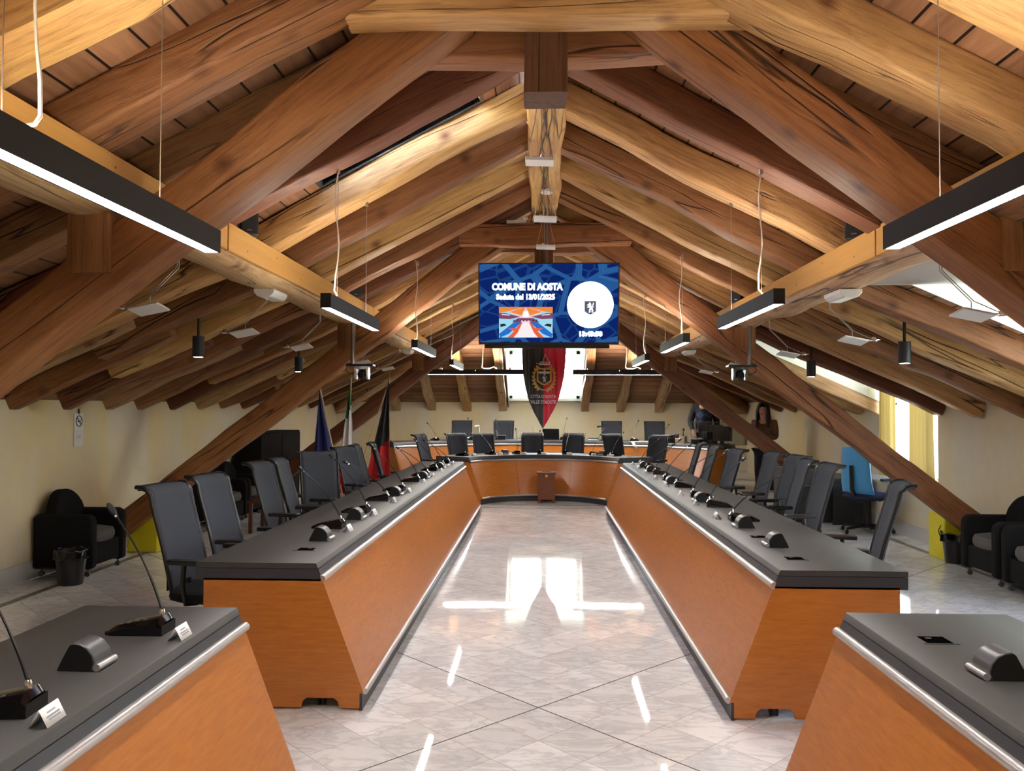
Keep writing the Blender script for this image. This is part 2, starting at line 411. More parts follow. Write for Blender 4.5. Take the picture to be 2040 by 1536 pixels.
TINT = {'red': (156, 104, 64), 'gold': (206, 164, 104), 'tan': (190, 158, 118), 'dark': (108, 74, 52), 'brown': (154, 108, 68), 'wine': (122, 76, 48), 'grey': (168, 142, 116)}
def timber(name, path, w, h, tint='brown', seed=0, wob=0.015, parent=None, step=0.22, chamf=0.09, up=(0,0,1), jit=0.05, taper=None):
    """a hewn beam along a world-space path, built in its own frame (local X along the beam) so that its grain follows it"""
    rnd = random.Random(seed)
    P = [Vector(p) for p in path]; d = (P[-1]-P[0]).normalized()
    z = (Vector(up)-d*Vector(up).dot(d)).normalized(); y = z.cross(d)
    R = Matrix((d, y, z)).transposed().to_4x4(); R.translation = P[0]; inv = R.inverted()
    L = [inv @ p for p in P]
    st = []
    for a, b in zip(L, L[1:]):
        n = max(1, int((b-a).length/step)); st += [a.lerp(b, i/n) for i in range(n)]
    st.append(L[-1])
    ph = [rnd.uniform(0, 6.28) for _ in range(12)]; fq = [rnd.uniform(1.5, 4.5) for _ in range(12)]
    ch = chamf*min(w, h); v = []; f = []
    prof = []
    for sx, sy, a0 in ((1, 1, 0), (-1, 1, 1), (-1, -1, 2), (1, -1, 3)):
        for k in range(3):
            t = a0*PI/2+k*PI/4; r1, r2 = ch*rnd.uniform(.7, 1.3), ch
            prof.append((sx*(w/2-r1)+r1*math.cos(t), sy*(h/2-r2)+r2*math.sin(t)))
    N = len(prof)
    for i, p in enumerate(st):
        t = p.x
        wv = lambda k: math.sin(fq[k]*t+ph[k])*0.6+math.sin(fq[k]*2.3*t+ph[k]*1.7)*0.4
        tp = 1.0 if not taper else taper[0]+(taper[1]-taper[0])*i/(len(st)-1)
        kw, kh = (1+jit*wv(0))*tp, (1+jit*wv(1))*tp
        oy, oz = wob*wv(2), wob*wv(3)
        for k, (c, s_) in enumerate(prof):
            e = 1+0.02*math.sin(fq[4+(k//3)*2]*t*1.6+ph[4+k//3])
            v.append((p.x, p.y+oy+c*kw*e, p.z+oz+s_*kh*e))
    m = len(st)
    for i in range(m-1):
        for k in range(N): f.append((i*N+k, i*N+(k+1) % N, (i+1)*N+(k+1) % N, (i+1)*N+k))
    f += [tuple(range(N-1, -1, -1)), tuple((m-1)*N+k for k in range(N))]
    o = MB().add(v, f).build(name, 'beam', ang=50)
    if parent is not None:
        o.parent = parent; o.matrix_basis = Matrix.Translation(-Vector(parent.location)) @ R
    else: o.matrix_basis = R
    c = lin(*TINT[tint]); k = rnd.uniform(0.86, 1.12)
    o.color = (c[0]*k, c[1]*k*rnd.uniform(.95, 1.05), c[2]*k*rnd.uniform(.9, 1.1), 1)
    return o
# ------------------------------------------------------------------ camera, view
sc = bpy.context.scene
cam = bpy.data.cameras.new('camera'); cam.lens = 28.235; cam.sensor_width = 36; cam.clip_start = 0.05
co = bpy.data.objects.new('camera', cam); C.objects.link(co); sc.camera = co
co.matrix_world = Matrix.Translation((0, 0, 1.55)) @ Matrix.Rotation(math.radians(2.148), 4, 'Z') @ Matrix.Rotation(math.radians(91.539), 4, 'X') @ Matrix.Rotation(0.004, 4, 'Z')
sc.view_settings.view_transform = 'Standard'; sc.view_settings.look = 'None'; sc.view_settings.gamma = 1.0
sc.view_settings.use_curve_mapping = False; sc.view_settings.exposure = EXPOSURE
try: sc.cycles.use_denoising = True
except Exception: pass
sc.cycles.max_bounces = 8; sc.cycles.diffuse_bounces = 4; sc.cycles.glossy_bounces = 4; sc.cycles.transparent_max_bounces = 12; sc.cycles.sample_clamp_indirect = 6.0
wd = bpy.data.worlds.new('daylight'); sc.world = wd; wd.use_nodes = True
bg = wd.node_tree.nodes['Background']; bg.inputs[1].default_value = SKY
nt = wd.node_tree; gx = nt.nodes.new('ShaderNodeTexCoord'); sx_ = nt.nodes.new('ShaderNodeSeparateXYZ'); rp = nt.nodes.new('ShaderNodeValToRGB')
nt.links.new(gx.outputs['Generated'], sx_.inputs[0]); nt.links.new(sx_.outputs[2], rp.inputs[0]); nt.links.new(rp.outputs[0], bg.inputs[0])
e_ = rp.color_ramp.elements; e_[0].position = 0.0; e_[0].color = (0.62, 0.66, 0.60, 1); e_[1].position = 0.75; e_[1].color = (0.035, 0.06, 0.26, 1)
k_ = e_.new(0.06); k_.color = (0.98, 1.0, 0.94, 1); k_ = e_.new(0.38); k_.color = (0.62, 0.72, 0.95, 1)

# ------------------------------------------------------------------ roof section
XL, XR = -4.56, 4.45
def zb(x):            # underside of the rafters above x
    if x < 0.02:
        a = -x; return 3.62-0.53*a if a < 2.03 else 2.544-0.455*(a-2.03)
    a = x-0.03; return 3.57-0.53*a if a < 2.03 else 2.494-0.430*(a-2.03)
RH = 0.19             # rafter depth
def zc(x): return zb(x)+0.205
YE, YB = 13.0, 17.7   # ridge end, back wall
def hipy(x): return YE+4.7*(abs(x-0.015)/4.45)
def zb_hip(y):
    return 3.60-0.456*(y-YE)*4.45/4.7*1.06
ZWB = zb_hip(YB)

# floor
struct(MB().box((0, 7.3, -0.05), (10.2, 21.0, 0.1)).build('floor', 'floor'))
for nm, x in (('trim_1', -4.17), ('trim_2', 4.15)):
    struct(MB().box((x, 7.2, 0.001), (0.07, 20.6, 0.004)).build(nm, 'inlay'))
struct(MB().box((0.03, 12.78, 0.001), (1.9, 0.035, 0.004)).box((0.03, 12.38, 0.001), (1.86, 0.03, 0.004)).build('trim_3', 'inlay'))

# walls
struct(MB().box((XL-0.1, 7.3, 0.87), (0.2, 21.0, 1.74)).build('wall_left', 'wall'))
W = MB()
DM = [(4.22, 5.80), (9.22, 10.68)]     # the two dormers on the right
for a, b in ((-3.2, 4.22), (5.80, 9.22), (10.68, 17.8)): W.box((XR+0.1, (a+b)/2, 0.87), (0.2, b-a, 1.74))
for a, b in DM: W.box((XR+0.1, (a+b)/2, 0.33), (0.2, b-a, 0.66))
struct(W.build('wall_right', 'wall'))
W = MB()
W.box((0, YB+0.1, 0.85), (9.3, 0.2, 1.70))
struct(W.build('wall_back', 'wall'))
struct(MB().prism([(-4.7, 0), (4.7, 0), (4.7, 1.7), (2.0, 2.9), (0.03, 4.0), (-2.0, 2.9), (-4.7, 1.7)], -3.2, -3.0).build('wall_front', 'wall'))
struct(MB().box((XL+0.01, 7.3, 0.08), (0.03, 21, 0.16)).build('baseboard_left', 'base', bevel=0.004))
struct(MB().box((XR-0.01, 7.3, 0.08), (0.03, 21, 0.16)).build('baseboard_right', 'base', bevel=0.004))
struct(MB().box((0, YB-0.01, 0.10), (8.9, 0.03, 0.2)).build('baseboard_back', 'base', bevel=0.004))

# boarded ceiling: two slopes with their openings, and the hip at the back
def slope(name, xs, ys, holes, sgn):
    m = MB()
    for i in range(len(xs)-1):
        for j in range(len(ys)-1):
            cx, cy = (xs[i]+xs[i+1])/2, (ys[j]+ys[j+1])/2
            if any(a < abs(cx) < b and c < cy < d for a, b, c, d in holes): continue
            q = [(xs[i], ys[j]), (xs[i+1], ys[j]), (xs[i+1], ys[j+1]), (xs[i], ys[j+1])]
            m.add([(x, y, zc(x)) for x, y in q], [(0, 1, 2, 3)])
    for x0, x1 in ((xs[0], xs[-2]), (xs[-2], xs[-1])):
        q = [(x0, YE), (x1, YE), (x1, hipy(x1)), (x0, hipy(x0))]
        m.add([(x, y, zc(x)) for x, y in q], [(0, 1, 2, 3)])
    o = m.build(name, 'planks_side', weld=True, recalc=False)
    s = o.modifiers.new('s', 'SOLIDIFY'); s.thickness = 0.03; s.offset = 1 if sgn > 0 else -1
    return struct(o)
SKYL = [(0.42, 1.50, 4.80, 5.32), (0.45, 1.50, 9.0, 9.42)]
slope('ceiling_left', [-0.0, -0.42, -0.45, -1.5, -2.03, -4.75], [-3.2, 4.80, 5.32, 9.0, 9.42, YE], SKYL, -1)
DH = [(2.24, 4.7, a+0.0, b-0.0) for a, b in DM]
slope('ceiling_right', [0.03, 2.06, 2.24, 3.4, 4.63], [-3.2, 4.22, 5.80, 9.22, 10.68, YE], DH, 1)
m = MB()
HX = [-4.75, -0.74, 0.84, 4.63]
for j in range(8):
    y0, y1 = YE+4.75*j/8, YE+4.75*(j+1)/8
    xx = lambda y: (y-YE)/4.7*4.45
    def quad(a0, b0, a1, b1):
        if b0 < a0 and b1 < a1: return
        m.add([(a0, y0, zb_hip(y0)+.205), (b0, y0, zb_hip(y0)+.205), (b1, y1, zb_hip(y1)+.205), (a1, y1, zb_hip(y1)+.205)], [(0, 1, 2, 3)])
    if y0 >= 15.3:
        quad(-xx(y0), -0.74, -xx(y1), -0.74); quad(0.84, xx(y0)+.03, 0.84, xx(y1)+.03)
    else: quad(-xx(y0), xx(y0)+.03, -xx(y1), xx(y1)+.03)
o = m.build('ceiling_back', 'planks_back', weld=True, recalc=False); s = o.modifiers.new('s', 'SOLIDIFY'); s.thickness = 0.03; s.offset = 1; struct(o)

# dormers: white cheeks, flat ceiling and window
def dormer(a, b, n):
    zt = 2.43; q = MB()
    q.add([(2.15, a, zt), (4.6, a, zt), (4.6, b, zt), (2.15, b, zt)], [(0, 1, 2, 3)])
    for y in (a, b): q.add([(2.15, y, zt), (2.15, y, zc(2.24)+.02), (4.6, y, zc(4.6)-0.05), (4.6, y, zt)], [(0, 1, 2, 3)])
    q.add([(2.2, a, zt), (2.2, b, zt), (2.2, b, zt+.3), (2.2, a, zt+.3)], [(0, 1, 2, 3)])
    q.box((4.45, (a+b)/2, 0.665), (0.24, b-a, 0.03))
    struct(q.build('trim_%d' % (3+n), 'white', solid=0.02, recalc=False))
    f = MB(); y0, y1, z0, z1 = a+.02, b-.02, 0.69, zt-.01; X = 4.54
    for y in (y0+.03, (y0+y1)/2, y1-.03): f.box((X, y, (z0+z1)/2), (0.06, 0.07, z1-z0))
    for z in (z0+.03, z1-.03): f.box((X, (y0+y1)/2, z), (0.06, y1-y0, 0.07))
    fr = struct(f.build('window_%d' % n, 'white', bevel=0.006))
    MB().box((X, (y0+y1)/2, (z0+z1)/2), (0.008, y1-y0-.1, z1-z0-.1)).build('window_glass', 'glass', fr)
dormer(*DM[0], 1); dormer(*DM[1], 2)
q = MB(); zt = 2.80
q.add([(-.74, 15.0, zt), (.84, 15.0, zt), (.84, 17.75, zt), (-.74, 17.75, zt)], [(0, 1, 2, 3)])
for x in (-.74, .84): q.add([(x, 15.0, zt), (x, 15.3, zb_hip(15.3)+.2), (x, 17.75, zb_hip(17.75)+.1), (x, 17.75, zt)], [(0, 1, 2, 3)])
q.box((0.05, 17.68, 1.715), (1.58, 0.25, 0.03))
struct(q.build('trim_6', 'white', solid=0.02, recalc=False))
f = MB()
for x in (-.70, 0.05, .80): f.box((x, 17.72, 2.26), (0.10 if x != 0.05 else 0.12, 0.07, 1.06))
for z in (1.76, 2.76): f.box((0.05, 17.72, z), (1.56, 0.07, 0.09))
fr = struct(f.build('window_3', 'white', bevel=0.006))
MB().box((0.05, 17.72, 2.26), (1.45, 0.008, 0.95)).build('window_glass', 'glass', fr)
for n, (a, b, c, d) in enumerate(SKYL):
    f = MB(); dz = 0.06
    for x in (-a, -b): f.add([(x, c, zc(x)-.01), (x, d, zc(x)-.01), (x, d, zc(x)+.16), (x, c, zc(x)+.16)], [(0, 1, 2, 3)])
    for y in (c, d): f.add([(-a, y, zc(-a)-.01), (-b, y, zc(-b)-.01), (-b, y, zc(-b)+.16), (-a, y, zc(-a)+.16)], [(0, 1, 2, 3)])
    fr = struct(f.build('window_%d' % (4+n), 'grey', solid=0.02, recalc=False))
    MB().add([(-a, c, zc(-a)+.14), (-b, c, zc(-b)+.14), (-b, d, zc(-b)+.14), (-a, d, zc(-a)+.14)], [(0, 1, 2, 3)]).build('window_glass', 'glass', fr, solid=0.006)

# ------------------------------------------------------------------ timbers
def zm(x): return zb(x)+RH/2
YL = [1.85, 2.56, 3.24, 3.90, 4.66, 5.45, 6.12, 6.82, 7.50, 8.12, 8.84, 9.58, 10.3, 11.05, 11.8, 12.55]
YR = [1.85, 2.56, 3.22, 3.88, 4.62, 5.32, 6.05, 6.75, 7.48, 8.30, 9.12, 9.92, 10.76, 11.4, 12.0, 12.65]
TL = ['gold','gold','brown','brown','wine','gold','brown','gold','brown','wine','gold','brown','gold','gold','brown','gold']
TR = ['gold','gold','gold','brown','wine','gold','red','gold','brown','gold','wine','gold','tan','gold','brown','gold']
NOLOW = {4.62, 5.32, 9.92}
WIDE = {'gold': 'tan-gold', 'brown': 'brown', 'wine': 'dark reddish', 'red': 'reddish brown', 'tan': 'pale greyish'}
for i, y in enumerate(YL):
    w = 0.24 if i < 3 else 0.185+0.02*((i*7) % 3-1)
    xe = -3.72 if i % 3 else -3.45
    pts = [(x, y, zm(x)) for x in (-0.10, -1.0, -2.03, -3.0, xe)]
    r = timber('rafter', pts, w, RH, TL[i], 100+i)
    tag(r, f'{WIDE[TL[i]]} rafter on the flag-side slope, {ORD[i]} back from the camera', 'rafter', 'rafters of the flag-side slope', 'thing')
    pts = [(x, y+0.15, zm(x)-0.045) for x in (-2.95, -3.6, -4.24)]
    r = timber('rafter_tail', pts, 0.13, 0.17, ['brown','wine','tan'][i % 3], 300+i)
    tag(r, f'short eaves piece bolted beside the {ORD[i]} rafter, flag side', 'rafter', 'eaves pieces of the flag-side rafters', 'thing')
for i, y in enumerate(YR):
    w = 0.24 if i < 3 else 0.185+0.02*((i*5) % 3-1)
    xs = [0.13, 1.0, 2.06, 2.2] if y in NOLOW else [0.13, 1.0, 2.06, 3.2, XR]
    r = timber('rafter', [(x, y, zm(x)) for x in xs], w, RH, TR[i], 200+i)
    tag(r, f'{WIDE[TR[i]]} rafter on the window-side slope, {ORD[i]} back from the camera', 'rafter', 'rafters of the window-side slope', 'thing')
# jack rafters beyond the end of the ridge, and the hip
for sgn, ys, side, XW in ((-1, [13.3, 14.0, 14.75, 15.5], 'flag-side', XL), (1, [13.55, 14.3, 15.1], 'window-side', XR)):
    for i, y in enumerate(ys):
        x0 = sgn*((y-YE)/4.7*4.45+0.1)+.02
        r = timber('jack_rafter', [(x0, y, zm(x0)), (XW+.25*(sgn < 0), y, zm(XW+.25*(sgn < 0)))], 0.17, 0.18, ['brown','tan','wine','brown'][i], 400+i+sgn*10)
        tag(r, f'short brown rafter meeting the hip, {ORD[i]} past the rearmost truss, {side}', 'rafter', 'jack rafters', 'thing')
    r = timber('hip_rafter', [(sgn*.1, YE+.1, zb_hip(YE+.1)+.08), (XW-sgn*.1, YB-.1, ZWB+.08)], 0.24, 0.24, 'tan' if sgn < 0 else 'brown', 440+sgn)
    tag(r, f'thick hip rafter running down to the {side} back corner', 'rafter', None, 'thing')
for i, x in enumerate([-3.2, -2.42, -1.66, -0.86, 0.94, 1.72, 2.55, 3.38]):
    y0 = YE+4.7*abs(x)/4.45+.12
    zf = lambda y: zb_hip(y)+RH/2
    lean = [.30, .26, .10, 0, .10, .10, -.2, -.3][i]*0
    r = timber('rafter', [(x+lean, y0, zf(y0)), (x, (y0+YB)/2, zf((y0+YB)/2)), (x, YB+0.02, zf(YB))], 0.17, 0.19, ['tan','tan','gold','tan','brown','tan','tan','brown'][i], 460+i)
    tag(r, f'greyish rafter running down to the end wall, {ORD[i]} counting from the flags', 'rafter', 'rafters above the end wall', 'thing')

# ridge beam and purlins with their new facing boards
r = timber('ridge_beam', [(0.02, -3.0, 3.60), (0.02, 8.2, 3.60), (0.02, 13.15, 3.60)], 0.26, 0.25, 'gold', 11, 0.01)
tag(r, 'squared ridge beam with wires along its underside', 'beam', None, 'thing')
for sgn, xc, zc0, side in ((-1, -2.0, 2.52, 'flag-side'), (1, 2.05, 2.475, 'window-side')):
    p = thing('purlin', f'long {side} purlin log faced with new pale boards', 'beam', (xc, -3.0, zc0))
    timber('log', [(xc, -3.0, zc0), (xc, 4, zc0), (xc, 13.0, zc0)], 0.27, 0.25, 'tan', 20+sgn, 0.016, p, chamf=0.28)
    xi = -sgn*0.155
    for j, (a, b) in enumerate(((0.0, 7.58), (7.6, 11.6), (11.62, 15.75))):
        q = MB().box((xi, (a+b)/2, 0.02), (0.03, b-a, 0.165))
        for k in range(int((b-a)/0.55)):
            yy = a+0.3+k*0.55
            q.box((xi-sgn*0.0155, yy, 0.02+0.03*((k % 2)*2-1)), (0.003, 0.012, 0.012), mi=1)
        q.build('facing_board', ['pine', 'greymetal'], p, bevel=0.003)
    for y in (YL if sgn < 0 else YR):
        xx = xc+xi*0.82
        h = zb(xx)-(zc0+.10)
        MB().box((xi*0.80, y+3.0+.05, 0.10+h/2), (0.06, 0.06, h+.02)).build('packing_block', 'pine', p)

# trusses: two leaning struts, a pair of collars, a king post and two bearing blocks
NEAR = ['nearest the camera', 'just behind the hanging screen', 'rearmost, behind the crested banner']
for ti, yt in enumerate((3.54, 8.20, 12.90)):
    t = thing('roof_truss', f'reddish roof truss {NEAR[ti]}, with two long leaning struts', 'roof truss', (0.03, yt, 0), 0, 'roof trusses')
    zl = lambda a: 3.675-0.77*a
    for sgn in (-1, 1):
        pts = [(0.03+sgn*a, yt, zl(a)) for a in (0.42, 1.5, 2.6, 3.6, 4.42)]
        timber('strut', pts, 0.21, 0.225, 'red' if ti != 2 else 'wine', 30+ti*5+sgn, 0.008, t, taper=(1.08, 0.95))
        xo = 2.02 if sgn < 0 else 2.0
        timber('bearing_block', [(0.03+sgn*xo, yt+0.0, 2.13), (0.03+sgn*xo, yt, 2.395 if sgn < 0 else 2.36)], 0.20, 0.24, 'brown', 60+ti*5+sgn, 0.004, t, up=(0, 1, 0), step=0.1)
    for k, yy in enumerate((-0.195, 0.195)):
        timber('collar_beam', [(-0.83, yt+yy, 3.275), (0.03, yt+yy, 3.265), (0.88, yt+yy, 3.275)], 0.16, 0.215, ['gold', 'red', 'wine'][ti] if k == 0 else ['red', 'red', 'wine'][ti], 80+ti*3+k, 0.012, t)
    timber('king_post', [(0.012, yt-.02, 2.905), (0.012, yt-.02, 3.62)], 0.19, 0.20, 'dark', 95+ti, 0.004, t, up=(0, 1, 0), step=0.12, chamf=0.06)
# ------------------------------------------------------------------ lamps
LL = 1.36
def make_pendant():
    t = thing('pendant_lamp', 'slim black linear pendant', 'lamp')
    # local: length along Y from 0 to LL, centre x=0, bottom z=0
    MB().prism([(-.03, 0), (-.024, 0), (-.024, .012), (.024, .012), (.024, 0), (.03, 0), (.03, .083), (.024, .083), (.024, .07), (-.024, .07), (-.024, .083), (-.03, .083)], 0, LL).build('housing', 'blackmat', t)
    for y, n in ((-.002, 0), (LL+.002, 1)): MB().box((0, y, .0415), (.06, .004, .083)).build('end_cap', 'blackmat', t)
    MB().prism([(-.0235, 0.001), (.0235, 0.001), (.0235, .008), (-.0235, .008)], 0.003, LL-.003).build('diffuser', 'led', t)
    MB().prism([(-.0235, .074), (.0235, .074), (.0235, .080), (-.0235, .080)], 0.003, LL-.003).build('upper_diffuser', 'ledup', t)
    return t
def hang(t, x, y, z, ys, cord=None):
    for yy in ys:
        ztop = zb(x)
        MB().tube([(0, yy-y, .08), (0, yy-y, ztop-z-.02)], .0016, 5).lathe([(.006, .075), (.006, .095), (.002, .10)], 8, (0, yy-y, 0)).lathe([(.012, ztop-z-.035), (.012, ztop-z), ], 8, (0, yy-y, 0)).build('suspension_wire', 'steel', t)
    if cord is not None:
        yy = cord-y; top = zb(x)-z
        rnd = random.Random(int(y*10)); s = []
        for k in range(9):
            u = k/8; s.append((0.012*math.sin(u*9+y), yy+.01*math.sin(u*6), .13+u*(top-.13)))
        s = [(0, yy-.09, .083), (0.004, yy-.05, .088), (0.008, yy-.015, .105)]+s
        MB().tube(s, [.0055]*5+[.004]*7, 7).build('power_cord', 'wire', t)
proto = make_pendant(); cnt = 0
PEND = [(-1.22, 1.55, 2.115, (1.75, 2.5), 1.87), (-1.22, 4.47, 2.105, (4.72, 5.5), 4.70), (-1.22, 7.62, 2.11, (7.8, 8.75), 7.72), (-1.22, 10.75, 2.11, (10.9, 11.9), 10.85),
        (1.25, 1.55, 2.12, (1.85, 2.56), 1.9), (1.25, 4.28, 2.10, (4.62, 5.35), 4.64), (1.25, 7.0, 2.115, (7.2, 8.2), 7.3), (1.25, 9.6, 2.11, (9.75, 10.75), 9.85),
        (-1.22, -1.5, 2.11, (-1.3, -.4), None), (1.25, -1.5, 2.11, (-1.3, -.4), None)]
lampn = {0: 'nearest the camera', 1: 'second from the camera', 2: 'third from the camera', 3: 'rearmost'}
base = proto
for i, (x, y, z, ys, cord) in enumerate(PEND):
    o = copy_tree(base)
    side = 'flag-side' if x < 0 else 'window-side'
    place(o, (x, y, z), 0, f'slim black linear pendant of the {side} row, {lampn[i % 4]}' if i < 8 else f'slim black linear pendant of the {side} row behind the camera', 'linear pendant lamps along the purlins')
    hang(o, x, y, z, ys, cord)
for ch in list(base.children): bpy.data.objects.remove(ch)
bpy.data.objects.remove(base)
def end_bar(x0, x1, y, z, lab):
    t = thing('pendant_lamp', lab, 'lamp', (x0, y, z), 0, 'long black light bars before the end wall')
    L = x1-x0
    for k in range(2):
        a, b = k*L/2+.001, (k+1)*L/2-.001
        h = MB().prism([(-.03, 0), (-.024, 0), (-.024, .008), (.024, .008), (.024, 0), (.03, 0), (.03, .095), (.024, .095), (.024, .07), (-.024, .07), (-.024, .095), (-.03, .095)], a, b, 'x')
        h.v = [(p[0], p[1], p[2]) for p in h.v]; h.build('housing', 'blackmat', t)
        MB().box(((a+b)/2, 0, .0035), (b-a-.004, .047, .008)).build('diffuser', 'ledbardn', t)
        MB().box(((a+b)/2, 0, .076), (b-a-.004, .047, .006)).build('upper_diffuser', 'ledbar', t)
    for x in (.25, L-.25):
        xx = x0+x; zt = min(zb_hip(y), zb(xx))+.2-z
        MB().tube([(x, 0, .08), (x, 0, zt)], .0016, 5).lathe([(.03, .095), (.03, .115), (.012, .13)], 10, (x, 0, 0)).build('suspension_wire', 'steel', t)
    x = L*.58
    MB().tube([(x+.26, .0, .12), (x+.20, 0, .15), (x+.12, 0, .12), (x+.02, 0, .12), (x-.02, 0, .14), (x-.01, 0, .25), (x+.0, 0, .6)], .011, 7).build('power_cord', 'wire', t)
end_bar(-2.17, -0.36, 15.2, 2.165, 'long black light bar hung beside the banner, flag side')
end_bar(0.58, 2.33, 15.2, 2.165, 'long black light bar hung beside the banner, window side')
# ------------------------------------------------------------------ desks
DT = 0.745                      # desk top height
def prof_top(o): return [(o, .742), (o+.004, .745), (o+.622, .745), (o+.625, .742), (o+.625, .700), (o+.30, .700), (o-.022, .700), (o-.012, .716)]
def desk_straight(name, label, s, off, y0, y1, ports, near=True, far=True):
    t = thing(name, label, 'desk', (off, (y0+y1)/2, 0)); L = y1-y0; a, b = -L/2, L/2
    D = lambda pr: [(s*p[0], p[1]) for p in pr]
    MB().prism(D([(1.155, .742), (1.159, .745), (1.776, .745), (1.78, .742), (1.78, .7175), (1.144, .7175)]), a, b).build('worktop', 'top', t)
    MB().prism(D([(1.1435, .7145), (1.78, .7145), (1.78, .654), (1.118, .654)]), a+.002, b-.002).build('lower_edge_band', 'edge', t)
    # rail: half-round aluminium nose under the edge
    pr = [(1.124+.019*math.cos(x), .668+.018*math.sin(x)) for x in [PI*.35+PI*1.15*k/8 for k in range(9)]]
    MB().prism(D(pr), a-.006, b+.006).build('edge_rail', 'alu', t, ang=50)
    th = .02
    MB().prism(D([(1.124, .664), (1.124+th, .664), (.908+th, .10), (.908, .10)]), a+.024, b-.024).build('front_panel', 'cherry', t)
    MB().prism(D([(.898+.016*math.cos(x), .098+.016*math.sin(x)) for x in [2*PI*k/10 for k in range(10)]]), a+.004, b-.004).build('kick_rail', 'alu', t, ang=50)
    MB().prism(D([(.912, .088), (.930, .088), (.930, 0), (.912, 0)]), a+.004, b-.004).build('kick_plate', 'edge', t)
    for e, yy in ((0, a+.002), (1, b-.024)):
        arch = [(1.03+.0, .012)]+[(1.03+.03+.03*-math.cos(x), .012+.05*math.sin(x)) for x in (0.3, .8, 1.57)]+[(1.225-.03+.03*math.cos(x), .012+.05*math.sin(x)) for x in (1.57, .8, .3)]+[(1.225, .012)]
        p = [(1.124, .664), (1.74, .664), (1.74, .012), (1.60, .012)]+arch[::-1]+[(.926, .012), (.926, .088), (.906, .088), (.908, .10)]
        ep = MB().prism(D(p), yy, yy+.022).build('end_panel', 'cherry', t)
        for dd in (1.14, 1.64):
            q = MB(); yc = yy+(.075 if e == 0 else -.055)
            for k in (-1, 1): q.prism([(yc+.026*math.cos(x), .026+.026*math.sin(x)) for x in [2*PI*i/14 for i in range(14)]], s*dd+k*.012-.006, s*dd+k*.012+.006, 'x')
            q.box((s*dd, yc, .055), (.045, .05, .012), mi=1).tube([(s*dd, yc, .03), (s*dd, yc, .06)], .006, 6, 1)
            q.build('castor', ['black', 'chrome'], ep)
    MB().prism(D([(1.70, .664), (1.72, .664), (1.72, .30), (1.70, .30)]), a+.024, b-.024).build('back_rail_panel', 'cherry', t)
    if s > 0 and y0 > 3: MB().box((s*1.14, a+.16, .06), (.36, .01, .10)).build('inner_blue_plane', 'fblue2', t)  # flat blue plane set inside the desk, behind the end arch
    for yy in ports:
        q = MB().box((s*1.325, yy-(y0+y1)/2, .7455), (.088, .085, .0015)).box((s*1.325-s*.0, yy-(y0+y1)/2-.046, .746), (.12, .006, .002), mi=1)
        q.box((s*1.31, yy-(y0+y1)/2+.02, .7465), (.02, .012, .0008), mi=2)
        q.build('cable_port', ['hole', 'black', 'grey'], t)  # flat plate paints the shade of a hole; worktop is not cut
    return t
FS, WS = 'flag-side', 'window-side'
desk_straight('council_desk', 'long orange council desk with charcoal top, flag side of the aisle', -1, 0, 4.10, 11.80, [4.5])
desk_straight('council_desk', 'long orange council desk with charcoal top, curtained window side of the aisle', 1, .03, 4.06, 11.78, [4.38, 5.10])
desk_straight('council_desk', 'short orange desk unit nearest the camera, flag side, before the long desk', -1, -.06, 1.2, 3.19, [])
desk_straight('council_desk', 'short orange desk unit nearest the camera, window side, before the long desk', 1, .045, 1.2, 3.24, [2.87, 2.15])
CX, CY = .03, 12.28
def desk_curved(name, label, R, a0, a1, n, z0, nseam):
    t = thing(name, label, 'desk', (CX, CY, z0)); A0, A1 = math.radians(a0), math.radians(a1)
    q = lambda pr: [(R-1.155+p[0], p[1]) for p in pr]
    MB().arc(q([(1.155, .742), (1.159, .745), (1.776, .745), (1.78, .742), (1.78, .7175), (1.144, .7175)]), 0, 0, A0, A1, n).build('worktop', 'top', t)
    MB().arc(q([(1.1435, .7145), (1.78, .7145), (1.78, .654), (1.118, .654)]), 0, 0, A0, A1, n).build('lower_edge_band', 'edge', t)
    MB().arc(q([(1.124+.019*math.cos(x), .668+.018*math.sin(x)) for x in [PI*.35+PI*1.15*k/8 for k in range(9)]]), 0, 0, A0, A1, n).build('edge_rail', 'alu', t, ang=50)
    e = .02/R
    for k in range(nseam):
        b0 = A0+e+(A1-A0-2*e)*k/nseam; b1 = A0+e+(A1-A0-2*e)*(k+1)/nseam
        MB().arc(q([(1.124, .664), (1.144, .664), (.928, .10), (.908, .10)]), 0, 0, b0+.0015, b1-.0015, max(3, n//nseam)).build('front_panel', 'cherry', t)
    MB().arc(q([(.898+.016*math.cos(x), .098+.016*math.sin(x)) for x in [2*PI*k/10 for k in range(10)]]), 0, 0, A0, A1, n).build('kick_rail', 'alu', t, ang=50)
    MB().arc(q([(.912, .088), (.930, .088), (.930, 0), (.912, 0)]), 0, 0, A0, A1, n).build('kick_plate', 'edge', t)
    for b0, b1 in ((A0, A0+e), (A1-e, A1)):
        MB().arc(q([(1.124, .664), (1.74, .664), (1.74, .012), (1.28, .012), (1.22, .055), (1.08, .055), (1.03, .012), (.926, .012), (.926, .088), (.906, .088), (.908, .10)]), 0, 0, b0, b1, 1).build('end_panel', 'cherry', t)
    return t
desk_curved('council_desk', 'curved orange desk closing the far end of the aisle', 1.34, 26, 154, 40, 0, 3)
DZ = .16
m = MB(); ar = [(CX+3.05*math.cos(x), CY+3.05*math.sin(x)) for x in [math.radians(22+128*k/24) for k in range(25)]]
m.prism([(4.40, CY+3.05*math.sin(math.radians(22)))]+ar+[(-3.9, ar[-1][1]), (-3.9, YB-.02), (4.40, YB-.02)], 0.0, DZ, 'z')
tag(m.build('dais', 'base', bevel=.005), 'low marble dais under the rear curved desk', 'platform', None, 'thing')
